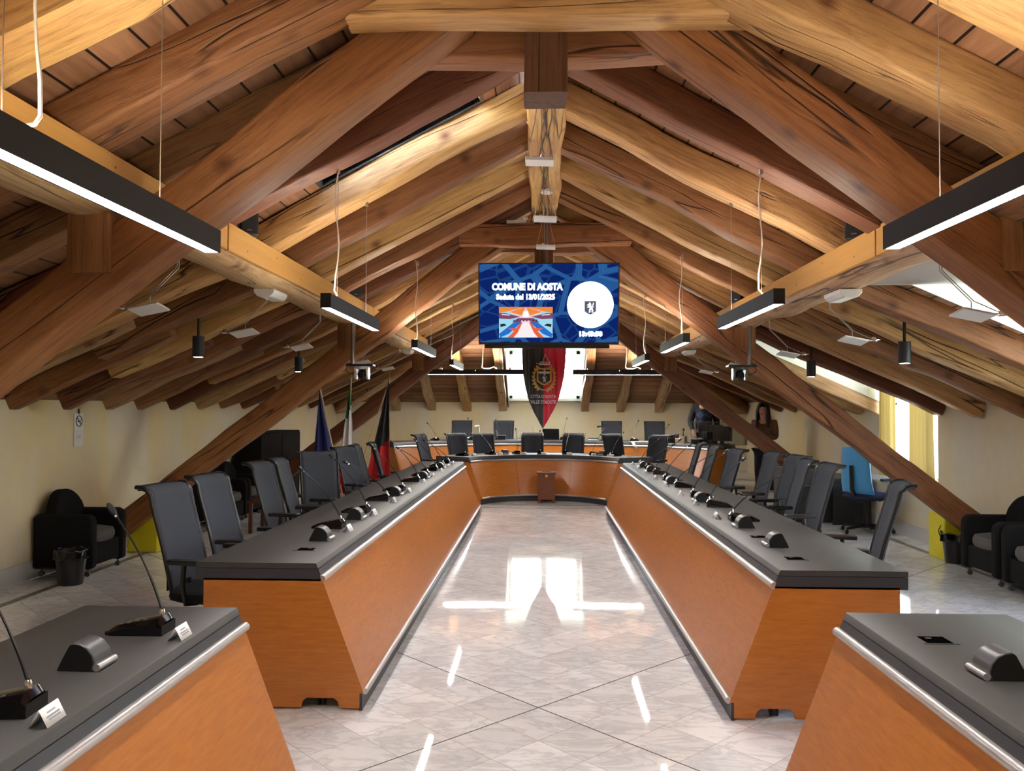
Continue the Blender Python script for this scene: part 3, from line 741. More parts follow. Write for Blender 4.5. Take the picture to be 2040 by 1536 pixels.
desk_curved('council_desk', 'wide curved orange desk on the dais before the end wall', 3.38, 32, 143, 48, DZ, 7)

# ------------------------------------------------------------------ office chairs (local: facing +X)
def make_chair():
    t = thing('office_chair', 'slate grey high-backed office chair', 'chair')
    path = [(-.165, .455), (-.178, .52), (-.198, .60), (-.222, .70), (-.250, .80), (-.278, .89), (-.300, .97), (-.312, 1.03), (-.330, 1.055), (-.362, 1.066), (-.395, 1.064)]
    def back(u, v):
        k = v*(len(path)-1); i = min(int(k), len(path)-2); f = k-i
        x = path[i][0]*(1-f)+path[i+1][0]*f; z = path[i][1]*(1-f)+path[i+1][1]*f
        y = (u-.5)*(.405-.03*(1-v)); x += .028*(abs(u-.5)*2)**2*(1 if v < .75 else .6)
        return (x, y, z)
    MB().grid(lambda u, v: back(.02+.96*u, v), 8, 20).build('backrest', 'fabric', t, solid=-.022, recalc=False)
    q = MB()
    for e in (0, 1): q.tube([Vector(back(e, v/16))+Vector((-.008, 0, 0)) for v in range(17)], .013, 6)
    q.tube([Vector(back(u/6, 1.0)) for u in range(7)], .010, 6)
    q.build('back_frame', 'black', t)
    MB().grid(lambda u, v: (-.02-.165+.0*u, (u-.5)*.36, .46+.07*v), 2, 2).tube([(-.18, 0, .50), (-.16, 0, .42), (-.05, 0, .38)], .03, 8).build('back_support', 'black', t)
    def seat(u, v):
        a = 2*PI*u; c, s = math.cos(a), math.sin(a); k = (abs(c)**4+abs(s)**4)**-.25
        prof = [(.0, .40), (.85, .40), (.97, .412), (1.0, .435), (.985, .46), (.9, .475), (.0, .482)]
        i = min(int(v*6), 5); f = v*6-i; r = prof[i][0]*(1-f)+prof[i+1][0]*f; z = prof[i][1]*(1-f)+prof[i+1][1]*f
        return (.05+.245*k*c*r, .235*k*s*r, z)
    MB().grid(seat, 24, 12).build('seat', 'fabric2', t, weld=True)
    for sy in (-1, 1):
        q = MB().box((.03, sy*.285, .655), (.25, .07, .028)).tube([(.0, sy*.285, .645), (-.01, sy*.285, .52), (-.01, sy*.25, .41), (.0, sy*.15, .395)], .016, 7)
        q.build('armrest', 'black', t, bevel=.008)
    MB().lathe([(.045, .40), (.045, .36), (.028, .34), (.028, .12), (.05, .11), (.05, .075)], 12).build('gas_column', 'black', t)
    q = MB()
    for k in range(5):
        a = 2*PI*k/5+.3; c, s = math.cos(a), math.sin(a)
        q.tube([(0, 0, .10), (.16*c, .16*s, .088), (.30*c, .30*s, .066)], [.028, .022, .016], 6)
    sb_ = q.build('star_base', 'black', t)
    for k in range(5):
        a = 2*PI*k/5+.3; c, s = math.cos(a)*.30, math.sin(a)*.30
        q = MB()
        for d in (-.016, .016): q.prism([(s+.027*math.cos(x), .027+.027*math.sin(x)) for x in [2*PI*i/10 for i in range(10)]], c+d-.008, c+d+.008, 'x')
        q.tube([(c, s, .03), (c, s, .07)], .008, 6).build('castor', 'black', sb_)
    return t
chair0 = make_chair(); used = [False]
def chair(x, y, rz, label, group, z=0, scale=None):
    o = chair0 if not used[0] else copy_tree(chair0); used[0] = True
    return place(o, (x, y, z), math.radians(rz), label, group, scale)
G1, G2 = 'chairs along the flag-side desk', 'chairs along the window-side desk'
for i, (x, y, r) in enumerate([(-1.99, 4.82, -10), (-2.01, 5.52, -8), (-2.12, 6.85, -6), (-2.10, 7.35, 4), (-2.23, 8.2, -62), (-2.04, 9.35, -22), (-2.0, 10.0, 4), (-1.92, 10.6, 8)]):
    chair(x, y, r, f'slate high-backed chair at the long flag-side desk, {ORD[i]} counting away from the camera', G1)
for i, (x, y, r) in enumerate([(2.02, 5.42, 166), (2.16, 7.05, 182), (2.14, 7.62, 176), (2.26, 8.2, 188), (2.20, 8.85, 184), (1.96, 9.45, 188), (1.90, 10.4, 180), (1.84, 11.1, 176)]):
    chair(x, y, r, f'slate high-backed chair at the long window-side desk, {ORD[i]} counting away from the camera', G2)
for i, a in enumerate([141, 126, 114.5, 94.5, 78, 55, 41]):
    R = 2.38; t = math.radians(a); tw = [20, 0, 0, 0, 0, 62, 5][i]
    chair(CX+R*math.cos(t), CY+R*math.sin(t), a+180+tw, f'dark chair behind the curved desk, {ORD[i]} counting from the flags', 'chairs behind the curved desk')
for i, (x, r) in enumerate([(-1.66, -86), (-.80, -90), (1.44, -92), (2.32, -94)]):
    chair(x, 16.55, r, f'taller dark chair against the end wall, {ORD[i]} counting from the flags', 'chairs against the end wall', DZ, 1.03)

# ------------------------------------------------------------------ conference microphones, name cards, socket blocks
def make_mic(hx, hz, hy, variant):
    t = thing('gooseneck_microphone', 'black gooseneck microphone', 'microphone')
    def body(u, v):
        x = -.13+.205*u
        h = .014+.10*u if u < .2 else (.034+.028*(u-.2)/.73 if u < .93 else .062-.02*((u-.93)/.07))
        w = .055 if u > .12 else .045+.010*u/.12
        a = PI*v; c, s = math.cos(a), math.sin(a); k = (abs(c)**5+abs(s)**5)**-.2
        return (x, w*c*k, h*s*k)
    MB().grid(body, 14, 10).add([(-.13, y, z) for y, z in ((-.045, 0), (.045, 0), (.045, .012), (-.045, .012))]+[(.075, y, z) for y, z in ((-.055, 0), (.055, 0), (.055, .036), (-.055, .036))], [(0,1,2,3), (7,6,5,4), (0,4,5,1)]).build('unit_base', 'gloss', t, ang=30)
    sl = .04/.205
    q = MB()
    for k in range(4): q.box((-.075+.028*k, -.035, .034+.028*((.055+.028*k)/.205-.2)/.73+.001), (.014, .008, .003), Matrix.Rotation(-.2, 3, 'Y'))
    q.build('button_strip', 'chrome', t)
    MB().lathe([(.010, 0), (.010, .018), (.007, .026)], 10, (.052, 0, .058)).build('neck_ferrule', 'chrome', t)
    B = Vector((.052, 0, .07)); H = Vector((hx, hy, hz)); K = Vector((.052+(hx-.052)*.30, hy*.4, .07+(hz-.07)*.52))
    pts = [B*(1-u)**2+K*2*u*(1-u)+H*u*u for u in [k/12 for k in range(13)]]
    d = (pts[-1]-pts[-2]).normalized()
    gn = MB().tube(pts, [.0048]*5+[.0036]*8, 6).build('gooseneck', 'black', t)
    q = MB().tube([H, H+d*.012, H+d*.022, H+d*.045, H+d*.056], [.005, .009, .012, .011, .004], 8).tube([H-d*.004, H+d*.004], .0062, 8, 1)
    q.build('capsule', ['black', 'chrome'], gn)
    return t
mics = [make_mic(-.20, .37, .0, 0), make_mic(-.27, .31, -.02, 1), make_mic(-.22, .40, .05, 2), make_mic(-.12, .41, .0, 3)]
mused = [False]*4
def mic(k, x, y, z, rz, label, group):
    o = mics[k] if not mused[k] else copy_tree(mics[k]); mused[k] = True
    return place(o, (x, y, z), math.radians(rz), label, group)
def make_card():
    t = thing('name_card', 'folded white name card', 'card')
    q = MB(); h, d, w = .044, .024, .044
    q.add([(d, -w, 0), (d, w, 0), (.001, w, h), (.001, -w, h)], [(0, 1, 2, 3)]).add([(-d, -w, 0), (-d, w, 0), (.001, w, h), (.001, -w, h)], [(0, 1, 2, 3)])
    fc = q.build('folded_card', 'paper', t, solid=.0006, recalc=False)
    q = MB()
    for (f, a, b) in ((.62, -.02, .018), (.42, -.03, .03), (.27, -.026, .028)):
        x, z = d*(1-f)+.0012, h*f+.0006; q.add([(x, a, z), (x, b, z), (x-.0022, b, z+.004), (x-.0022, a, z+.004)], [(0, 1, 2, 3)])
    q.build('printed_lines', 'ink', fc, recalc=False)
    return t
card0 = make_card(); cused = [False]
def card(x, y, z, rz, label, group):
    o = card0 if not cused[0] else copy_tree(card0); cused[0] = True
    return place(o, (x, y, z), math.radians(rz), label, group)
def make_socket():
    t = thing('socket_block', 'grey power socket block', 'socket block')
    pr = [(-.062, 0), (.040, 0), (.046, .022), (.040, .044), (.024, .064), (.004, .074), (-.016, .077), (-.026, .072), (-.048, .030)]
    cv_ = MB().prism(pr, -.044, .044).build('rounded_cover', 'grey', t, bevel=.003)
    for k in (-1, 1): MB().prism([(x*.93-.002, z*.93+.002) for x, z in pr], k*.0435, k*.0455).build('side_cheek', 'black', cv_)
    MB().tube([(.052, -.047, .011), (.052, .047, .011)], .0105, 12).build('front_tube', 'alu', t)
    return t
sock0 = make_socket(); sused = [False]
def socket(x, y, rz, label, group, z=DT):
    o = sock0 if not sused[0] else copy_tree(sock0); sused[0] = True
    return place(o, (x, y, z), math.radians(rz), label, group, 1.1)
def seat_set(side, s, off, ys, names, desk):
    rz = 0 if s < 0 else 180
    for i, y in enumerate(ys):
        jit = random.uniform(-6, 6); k = (i*2+(0 if s < 0 else 1)) % 3
        mic(k if y > 3 else 3, off+s*(1.385 if y > 3 else 1.40), y, DT, rz+jit, f'black gooseneck microphone on the {desk}, {names[i]}', f'microphones on the {desk}')
        card(off+s*(1.25 if y > 3 else 1.255), y+s*(.13 if y > 3 else .06), DT, rz+jit*.6, f'folded white name card on the {desk}, {names[i]}', f'name cards on the {desk}')
nn = [f'{ORD[i]} from its near end' for i in range(12)]
YM = [5.30, 6.08, 6.88, 7.66, 8.62, 9.34, 10.1, 10.82, 11.42]
seat_set(FS, -1, 0, YM, nn, 'long flag-side desk')
for i, y in enumerate([4.82, 5.72, 7.26, 8.98, 10.46]):
    socket(-1.325, y, 0, f'dark grey socket block on the long flag-side desk, {ORD[i]} from its near end', 'socket blocks on the flag-side desk')
YW = [5.82, 6.62, 7.34, 8.22, 8.98, 9.78, 10.56, 11.24]
seat_set(WS, 1, .03, YW, nn, 'long window-side desk')
for i, y in enumerate([4.76, 5.50, 6.98, 8.6, 10.17, 10.9]):
    socket(1.36, y, 180, f'dark grey socket block on the long window-side desk, {ORD[i]} from its near end', 'socket blocks on the window-side desk')
seat_set(FS, -1, 0, [2.08, 2.83], ['closest to the camera', 'beside its far end'], 'near flag-side desk unit')
socket(-1.40, 2.45, 0, 'dark grey socket block between two microphones on the near flag-side desk unit', 'socket blocks on the near units')
socket(1.375, 2.50, 180, 'dark grey socket block beside a cable port on the near window-side desk unit', 'socket blocks on the near units')
for i, a in enumerate([146, 124, 107, 92, 76, 58, 43]):
    t = math.radians(a); R = 1.60
    mic(i % 3, CX+R*math.cos(t), CY+R*math.sin(t), DT, a+180, f'black microphone on the curved desk, {ORD[i]} counting from the flags', 'microphones on the curved desk')
    t2 = math.radians(a-3.5 if i != 3 else a-2)
    card(CX+1.44*math.cos(t2), CY+1.44*math.sin(t2), DT, a+180, f'folded white name card on the curved desk, {ORD[i]} counting from the flags', 'name cards on the curved desk')
for i, a in enumerate([115, 51]):
    t = math.radians(a); socket(CX+1.56*math.cos(t), CY+1.56*math.sin(t), a+180, ['dark socket block on the curved desk, flag-side half', 'dark socket block on the curved desk, window-side half'][i], 'socket blocks on the curved desk')
for i, a in enumerate([124, 113, 104, 93, 84, 62, 53]):
    t = math.radians(a); R = 3.72
    mic((i+1) % 3, CX+R*math.cos(t), CY+R*math.sin(t), DT+DZ, a+180, f'black microphone on the rear dais desk, {ORD[i]} counting from the flags', 'microphones on the rear desk')
card(CX+3.55*math.cos(math.radians(66)), CY+3.55*math.sin(math.radians(66)), DT+DZ, 246, 'folded white name card on the rear dais desk', 'name cards on the rear desk')
# ------------------------------------------------------------------ hanging screen
def fit(o, width):
    xs = [v.co.x for v in o.data.vertices]; o.scale.x = width/(max(xs)-min(xs)); return o
tv = thing('hanging_screen', 'large flat screen hanging over the aisle showing COMUNE DI AOSTA on blue', 'screen', (0.06, 7.6, 2.530)); tv.rotation_euler = (.14, 0, 0)
MB().box((0, .018, 0), (1.335, .036, .772)).box((0, .05, -.02), (.9, .04, .5)).build('bezel', 'black', tv, bevel=.004)
scn = MB().add([(-.655, -.0015, -.365), (.655, -.0015, -.365), (.655, -.0015, .375), (-.655, -.0015, .375)], [(0, 1, 2, 3)]).build('display', 'screen', tv)
MB().box((-.015, .03, -.405), (1.19, .05, .035)).build('lower_bar', 'gloss', tv, bevel=.004)
PX = 1.335/280
def sp(px, py): return ((px-1093)*PX, -(py-606)*PX)
def stext(name, body, cx, cy, w, size, bold, mat='scrw'):
    x, z = sp(cx, cy); o = text_mesh(name, body, size, mat, scn, (x, -.0035, z-size*.34), bold=bold); return fit(o, w*PX)
stext('title_text', 'COMUNE DI AOSTA', 1050, 572, 141, .088, .0045)
stext('subtitle_text', 'Seduta del 13/01/2025', 1047, 592, 117, .070, .0035)
stext('clock_text', '13:43:58', 1176, 665.5, 46, .060, .004)
cx, cz = sp(1175.5, 608); r = 46*PX
MB().add([(cx+r*math.cos(a), -.003, cz+r*math.sin(a)) for a in [2*PI*k/48 for k in range(48)]], [tuple(range(48))]).build('crest_disc', 'scrw', scn)
def shield_pts(w, h, y, cx, cz, n=6): return [(cx-w, y, cz+h), (cx+w, y, cz+h), (cx+w, y, cz-h*.55)]+[(cx+w*(1-k/n)*.98, y, cz-h*.55-h*.45*math.sin(PI/2*k/n)**1.4) for k in range(1, n+1)]+[(cx-w*(k/n)*.98, y, cz-h*.55-h*.45*math.sin(PI/2*(1-k/n))**1.4) for k in range(1, n)]+[(cx-w, y, cz-h*.55)]
cz2 = cz-.028
sh = shield_pts(.055, .064, -.0045, cx, cz2); MB().add(sh, [tuple(range(len(sh)))]).build('crest_shield', 'scrdark', scn)
def lion(m, cx, cz, y, s, mi=0, flip=1):
    P = lambda a: [(cx+flip*p[0]*s, y, cz+p[1]*s) for p in a]
    for pts, rr in (([(-.05, .35), (.0, .1), (.12, -.18)], [.17, .20, .19]), ([(-.05, .35), (-.12, .58), (-.2, .62)], [.17, .19, .12]), ([(-.05, .3), (-.3, .38), (-.46, .28)], [.11, .08, .08]), ([(-.02, .1), (-.28, .05), (-.46, -.05)], [.11, .08, .08]),
                    ([(.1, -.2), (-.1, -.45), (-.05, -.72), (-.22, -.78)], [.16, .11, .09, .07]), ([(.18, -.2), (.36, -.48), (.30, -.74), (.46, -.8)], [.16, .11, .09, .07]), ([(.22, -.1), (.46, .0), (.36, .3), (.52, .52), (.42, .68)], [.05, .05, .06, .07, .05])):
        pts = P(pts); n = len(m.v); t = []
        m.tube(pts, [q*s for q in rr], 8, mi)
        for i in range(n, len(m.v)): v = m.v[i]; m.v[i] = (v[0], y+(v[1]-y)*.004, v[2])
    return m
lion(MB(), cx, cz2+.006, -.0055, .060).build('crest_lion', 'scrw', scn)
# inset camera picture on the screen
pal = {'fl': (235, 225, 228), 'or': (222, 92, 60), 'bl': (40, 105, 190), 'ce': (226, 130, 60), 'wa': (150, 205, 225), 'pu': (120, 70, 100), 'pk': (226, 190, 200), 'dk': (40, 40, 60), 'wh': (250, 250, 250)}
mats = [emit('inset_'+k, lin(*c), 0.42) for k, c in pal.items()]; pi = {k: i for i, k in enumerate(pal)}
x0, z1 = sp(994, 612); x1, z0 = sp(1101, 673); w, h = x1-x0, z1-z0
q = MB(); lay = [0]
def poly(c, pts):
    lay[0] += 1; q.add([(x0+w*a, -.003-.00002*lay[0], z0+h*b) for a, b in pts], [tuple(range(len(pts)))], pi[c])
poly('wa', [(0, 0), (1, 0), (1, 1), (0, 1)]); poly('ce', [(0, .8), (.18, .86), (.5, 1), (0, 1)]); poly('ce', [(1, .8), (.82, .86), (.5, 1), (1, 1)]); poly('pk', [(.18, .86), (.36, .62), (.64, .62), (.82, .86), (.5, 1)])
poly('ce', [(.2, .84), (.42, .72), (.5, 1)]); poly('ce', [(.8, .84), (.58, .72), (.5, 1)]); poly('pu', [(0, .62), (.2, .60), (.40, .68), (.1, .80), (0, .8)]); poly('pu', [(1, .62), (.8, .60), (.60, .68), (.9, .80), (1, .8)])
poly('wh', [(.44, .66), (.56, .66), (.54, .86), (.46, .86)]); poly('pu', [(.24, .5), (.76, .5), (.64, .64), (.36, .64)]); poly('bl', [(.02, 0), (.18, .12), (.42, .5), (.28, .5), (.0, .12)]); poly('bl', [(.98, 0), (.82, .12), (.58, .5), (.72, .5), (1, .12)])
poly('or', [(.16, 0), (.28, .2), (.18, .3), (.32, .31), (.42, .52), (.58, .52), (.68, .31), (.82, .3), (.72, .2), (.84, 0)]); poly('fl', [(.27, 0), (.35, .16), (.44, .5), (.56, .5), (.65, .16), (.73, 0)]); poly('pk', [(.42, .5), (.58, .5), (.6, .56), (.4, .56)])
poly('wh', [(.05, .74), (.2, .72), (.2, .745), (.05, .765)]); poly('wh', [(.95, .74), (.8, .72), (.8, .745), (.95, .765)]); poly('dk', [(.03, .34), (.14, .40), (.1, .46), (.02, .44)]); poly('dk', [(.97, .34), (.84, .40), (.9, .46), (.98, .44)])
for k in range(8): poly('dk', [(.27+.06*k, .53), (.29+.06*k, .53), (.29+.06*k, .58+.02*(k % 2)), (.27+.06*k, .58)])
q.build('camera_picture', mats, scn, recalc=False)
R3 = Matrix.Rotation(-.14, 3, 'X')
top = R3 @ Vector((-.02, 7.6+.03-7.6, .95))
MB().tube([(-.02, .05, .30), tuple(R3 @ Vector((-.02, .12, .62))), tuple(R3 @ Vector((-.02, .10, .935)))], .018, 10).build('ceiling_pole', 'greymetal', tv)

# ------------------------------------------------------------------ crested banner
bn = thing('crested_banner', 'pointed black and crimson banner with gold crest reading VILLE D\'AOSTE', 'banner', (0.02, 12.66, 1.21), 0)
hw = [(0, .0), (.06, .035), (.15, .085), (.27, .15), (.40, .212), (.51, .25), (.66, .29), (.85, .322), (1.05, .338), (1.3, .345), (1.62, .345)]
def halfw(z):
    for (a, p), (b, r) in zip(hw, hw[1:]):
        if a <= z <= b: return p+(r-p)*(z-a)/(b-a)
    return hw[-1][1]
def fold(x, z): return .020*math.sin(x*34+1.2+z*.6)*min(1, z*1.6)+.010*math.sin(x*71+z*2)
def bpt(u, v):
    z = 1.62*v; x = halfw(z)*(2*u-1)+.02*(z/1.6-.3); return (x, fold(x, z), z)
MB().grid(bpt, 56, 60, lambda u, v: 0 if u < .5-(.0) else 1).build('satin_cloth', ['bblack', 'bred'], bn, solid=.004, recalc=False, ang=60)
MB().tube([(-.40, .012, 1.63), (.44, .012, 1.63)], .016, 10).ball((-.42, .012, 1.63), .028).ball((.46, .012, 1.63), .028).build('cross_pole', 'gold', bn)
fy = lambda x, z: fold(x, z)-.006
q = MB(); cxb, czb = .012, .83
def leaf(m, x, z, a, L, w):
    c, s = math.cos(a), math.sin(a); pts = [(0, 0), (L*.5, w), (L, 0), (L*.5, -w)]
    m.add([(x+c*p-s*r_, fold(x, z)-.02-.0006*(i % 2), z+s*p+c*r_) for i, (p, r_) in enumerate(pts)], [(0, 1, 2, 3)])
for sg in (-1, 1):
    for k in range(9):
        a = -PI/2+sg*(0.15+k*.27); x = cxb+.165*math.cos(a); z = czb-.02+.21*math.sin(a)
        for da in (-.5, .5, 0): leaf(q, x, z, a+sg*(PI/2)+da*sg*1.2, .062, .013)
q.tube([(cxb+.155*math.cos(a), -.026, czb-.02+.20*math.sin(a)) for a in [-PI/2+k*(4.6)/24-2.3 for k in range(25)]], .007, 6)
q.build('laurel_wreath', 'gold', bn, recalc=False)
ys = -.034
s2 = shield_pts(.115, .135, ys, cxb, czb-.01); m = MB(); n = len(s2)
s3 = shield_pts(.092, .112, ys-.001, cxb, czb-.012)
m.add([(p[0], p[1]+.012, p[2]) for p in s2]+s2, [tuple(range(n, 2*n))]+[(i, (i+1) % n, n+(i+1) % n, n+i) for i in range(n)])
m.add(s3, [tuple(range(n))], 1)
cs = m.build('crest_shield', ['gold', 'bblack'], bn, recalc=False)
MB().box((cxb, ys-.003, czb+.055), (.175, .003, .035)).box((cxb+.004, ys-.004, czb+.06), (.026, .003, .10)).build('shield_cross', 'silver', cs)
lion(MB(), cxb, czb-.045, ys-.004, .062).build('crest_lion', 'silver', cs)
q = MB().box((cxb+.01, ys, czb+.185), (.18, .012, .022))
for k in range(4): q.ball((cxb-.055+.045*k, ys, czb+.215), (.016, .008, .016), 8)
q.box((cxb-.10, ys, czb+.20), (.05, .008, .01)).build('mural_crown', 'silver', bn)
MB().tube([(cxb-.035, ys, czb+.21), (cxb+.02, ys-.004, czb+.345)], .0045, 6).tube([(cxb+.085, ys, czb+.19), (cxb+.02, ys-.004, czb+.345)], .0045, 6).build('white_cord', 'fwhite', bn)
fit(text_mesh('embroidered_text', 'CITTA D\'AOSTA', .07, 'silver', bn, (.0, -.034, .485), bold=.0005), .40)
fit(text_mesh('embroidered_text', 'VILLE D\'AOSTE', .075, 'silver', bn, (.0, -.034, .395), bold=.001), .40)

# ------------------------------------------------------------------ flags on a common stand
st = thing('flag_stand', 'round dark flag stand on the floor behind the long flag-side desk', 'stand', (-2.90, 11.85, 0))
MB().lathe([(.20, 0), (.20, .02), (.06, .05), (.05, .20), (.03, .22)], 20).build('stand_base', 'greymetal', st)
def flag(name, label, tip, cols, cuts, wid, z_low, seed):
    B = Vector((-2.90+tip[0]*.03, 11.85+(seed-2)*.05, .10)); T = Vector((-2.90+tip[0], 11.85+tip[1], tip[2]))
    t = thing(name, label, 'flag', tuple(B), 0, 'flags beside the rear desk'); d = T-B
    MB().tube([(0, 0, 0), tuple(d)], .011, 8).build('pole', 'cream', t)
    MB().lathe([(.012, 0), (.02, .01), (.006, .035), (.003, .12)], 8, tuple(d)).build('finial', 'gold', t)
    bl, br, zl_ = wid
    def f(u, v):     # gathered at the pole head, spreading in soft folds downwards
        x = (d.x-.012)*(1-v)+(bl+(br-bl)*u-2.90-B.x)*v
        z = (d.z-.02)*(1-v)+(zl_-B.z)*v-.05*v*math.sin(PI*u)
        y = d.y*(1-v)-.03*v+.045*math.sin(u*11+seed*2)*min(1, .25+v)-.015
        return (x, y, z)
    MB().grid(f, 20, 26, lambda u, v: sum(1 for c in cuts if (v+.16*(u-.5) > c))).build('cloth', cols, t, solid=.003, recalc=False, ang=70)
    return t
flag('flag', 'dark navy flag on a leaning pole, nearest the side wall', (-.40, .0, 1.80), ['fblue'], [], (-.50, -.13, .62), 0, 1)
flag('flag', 'green white and red flag hanging from the upright middle pole', (0.05, .05, 1.97), ['fgreen', 'fwhite', 'fred'], [.30, .68], (-.13, .13, .30), 0, 2)
flag('flag', 'black and red flag on the pole leaning towards the banner', (.62, .1, 1.95), ['fblack', 'fred'], [.66], (.30, .66, .50), 0, 3)

# ------------------------------------------------------------------ tub armchairs (local: facing +X, back at -X)
def make_armchair():
    t = thing('tub_armchair', 'black upholstered armchair', 'armchair')
    def bk(u, v):
        y = -.245+.49*u; e = math.sqrt(max(0, 1-((u-.5)*2)**2)); zt = .52+.25*e; z = .12+(zt-.12)*v
        return (-.19-.05*v+.05*abs((u-.5)*2)**2, y, z)
    MB().grid(bk, 16, 10).build('backrest', 'fabric2', t, solid=.09, bevel=.03, recalc=False)
    for s in (-1, 1):
        pr = [(-.27, .09), (.255, .09), (.27, .11), (.27, .50), (.255, .55), (.21, .575), (-.24, .575), (-.27, .55)]
        am = MB().prism(pr, s*.255-.05, s*.255+.05).build('arm', 'fabric2', t, bevel=.03, seg=3)
        for x in (-.21, .21): MB().prism([(x+.024*math.cos(a), .045+.024*math.sin(a)) for a in [2*PI*k/12 for k in range(12)]], s*.255-.012, s*.255+.012).tube([(x, s*.255, .05), (x, s*.255, .10)], .008, 6).build('castor', 'grey', am)
    def seat(u, v):
        a = 2*PI*u; c, s = math.cos(a), math.sin(a); k = (abs(c)**4+abs(s)**4)**-.25
        pr = [(0, .30), (.9, .30), (1, .34), (1, .37), (.93, .41), (.6, .43), (0, .435)]; i = min(int(v*6), 5); f = v*6-i
        r = pr[i][0]*(1-f)+pr[i+1][0]*f; z = pr[i][1]*(1-f)+pr[i+1][1]*f
        return (.04+.22*k*c*r, .20*k*s*r, z)
    MB().grid(seat, 24, 12).build('seat_cushion', 'seatgrey', t, weld=True)
    MB().box((.02, 0, .21), (.46, .42, .20)).build('seat_base', 'fabric2', t, bevel=.02)
    return t
ac = make_armchair()
place(ac, (-4.26, 7.32, 0), 0, 'black tub armchair by the side wall under the no-smoking sign', 'tub armchairs')
place(copy_tree(ac), (-4.22, 10.4, 0), 0, 'black tub armchair half hidden behind the flag-side desk chairs', 'tub armchairs')
place(copy_tree(ac), (-4.24, 11.1, 0), 0, 'black tub armchair next to the low black cabinet', 'tub armchairs')
place(copy_tree(ac), (4.16, 7.36, 0), PI, 'black tub armchair beside the strut foot and waste bin, window side', 'tub armchairs')
place(copy_tree(ac), (4.16, 6.70, 0), PI, 'black tub armchair cut off by the right edge of the photo', 'tub armchairs')

# waste bins with liners
def make_bin():
    t = thing('waste_bin', 'black waste bin', 'bin')
    MB().lathe([(.095, .0), (.098, .01), (.128, .29), (.120, .29), (.092, .02)], 24).build('bucket', 'black', t)
    rnd = random.Random(3)
    MB().grid(lambda u, v: ((.132+.012*math.sin(u*2*PI*7)*v+.006*math.sin(u*2*PI*13))*math.cos(2*PI*u), (.132+.012*math.sin(u*2*PI*7)*v+.006*math.sin(u*2*PI*13))*math.sin(2*PI*u), .305-.085*v+.008*math.sin(u*2*PI*5)), 48, 5).build('bin_liner', 'gloss', t, solid=.002, recalc=False)
    return t
b0 = make_bin(); place(b0, (-4.08, 6.86, 0), 0, 'black waste bin with plastic liner beside the armchair under the sign', 'waste bins')
place(copy_tree(b0), (4.17, 8.30, 0), 1, 'black waste bin with plastic liner at the foot of the leaning strut', 'waste bins')
for i, (x, lab) in enumerate(((-4.20, 'yellow padded guard at the strut foot, behind the armchair under the sign'), (4.24, 'yellow padded guard at the strut foot beside the waste bin'))):
    t = thing('foot_guard', lab, 'guard', (x, 8.54, 0), 0, 'yellow strut foot guards')
    s = -1 if i == 0 else 1
    MB().box((s*.015, 0, .235), (.32, .34, .47)).build('padded_shell', 'yellow', t, bevel=.012)
    MB().tube([(-s*.155, -.12, .36), (-s*.17, -.10, .30), (-s*.155, -.12, .22)], .005, 6).build('strap', 'black', t)
# dark furniture by the side walls
t = thing('low_cabinet', 'long black cabinet against the side wall near the flags', 'cabinet', (-4.30, 12.55, 0))
MB().box((0, 0, .575), (.38, 1.9, 1.15)).build('carcass', 'fabric2', t, bevel=.004)
for k in (-1, 1): MB().box((.195, k*.475, .58), (.015, .93, 1.08)).build('door', 'fabric2', t, bevel=.003)
t = thing('side_table', 'reddish wooden side table near the armchair behind the desk chairs', 'table', (-3.35, 9.9, 0))
MB().box((0, 0, .385), (.45, .5, .03)).build('table_top', 'darkcherry', t, bevel=.004)
for a in (-.19, .19):
    for b in (-.21, .21): MB().box((a, b, .185), (.04, .04, .37)).build('leg', 'darkcherry', t)
t = thing('equipment_case', 'tall black equipment case behind the window-side desk chairs', 'case', (3.62, 11.35, 0))
MB().box((0, 0, .38), (.62, .6, .72)).build('case_body', 'blackmat', t, bevel=.012)
for y in (-1, 1): MB().tube([(-.12, y*.302, .5), (-.12, y*.325, .5), (.12, y*.325, .5), (.12, y*.302, .5)], .008, 6).build('handle', 'chrome', t)
t = thing('low_table', 'low black table beside the blue swivel chair', 'table', (4.12, 11.3, 0))
MB().box((0, 0, .60), (.52, .9, .04)).build('table_top', 'black', t, bevel=.004)
for k in (-1, 1): MB().box((0, k*.42, .29), (.5, .03, .58)).build('side_panel', 'black', t)
MB().box((.0, 0, .3), (.44, .02, .5)).build('back_panel', 'black', t)
t = thing('beige_box', 'beige plastic appliance on the dais near the standing woman', 'appliance', (4.15, 14.35, DZ))
MB().box((0, 0, .30), (.42, .4, .60)).build('housing', 'cream', t, bevel=.02); MB().box((-.215, 0, .48), (.01, .2, .05)).build('panel', 'grey', t)

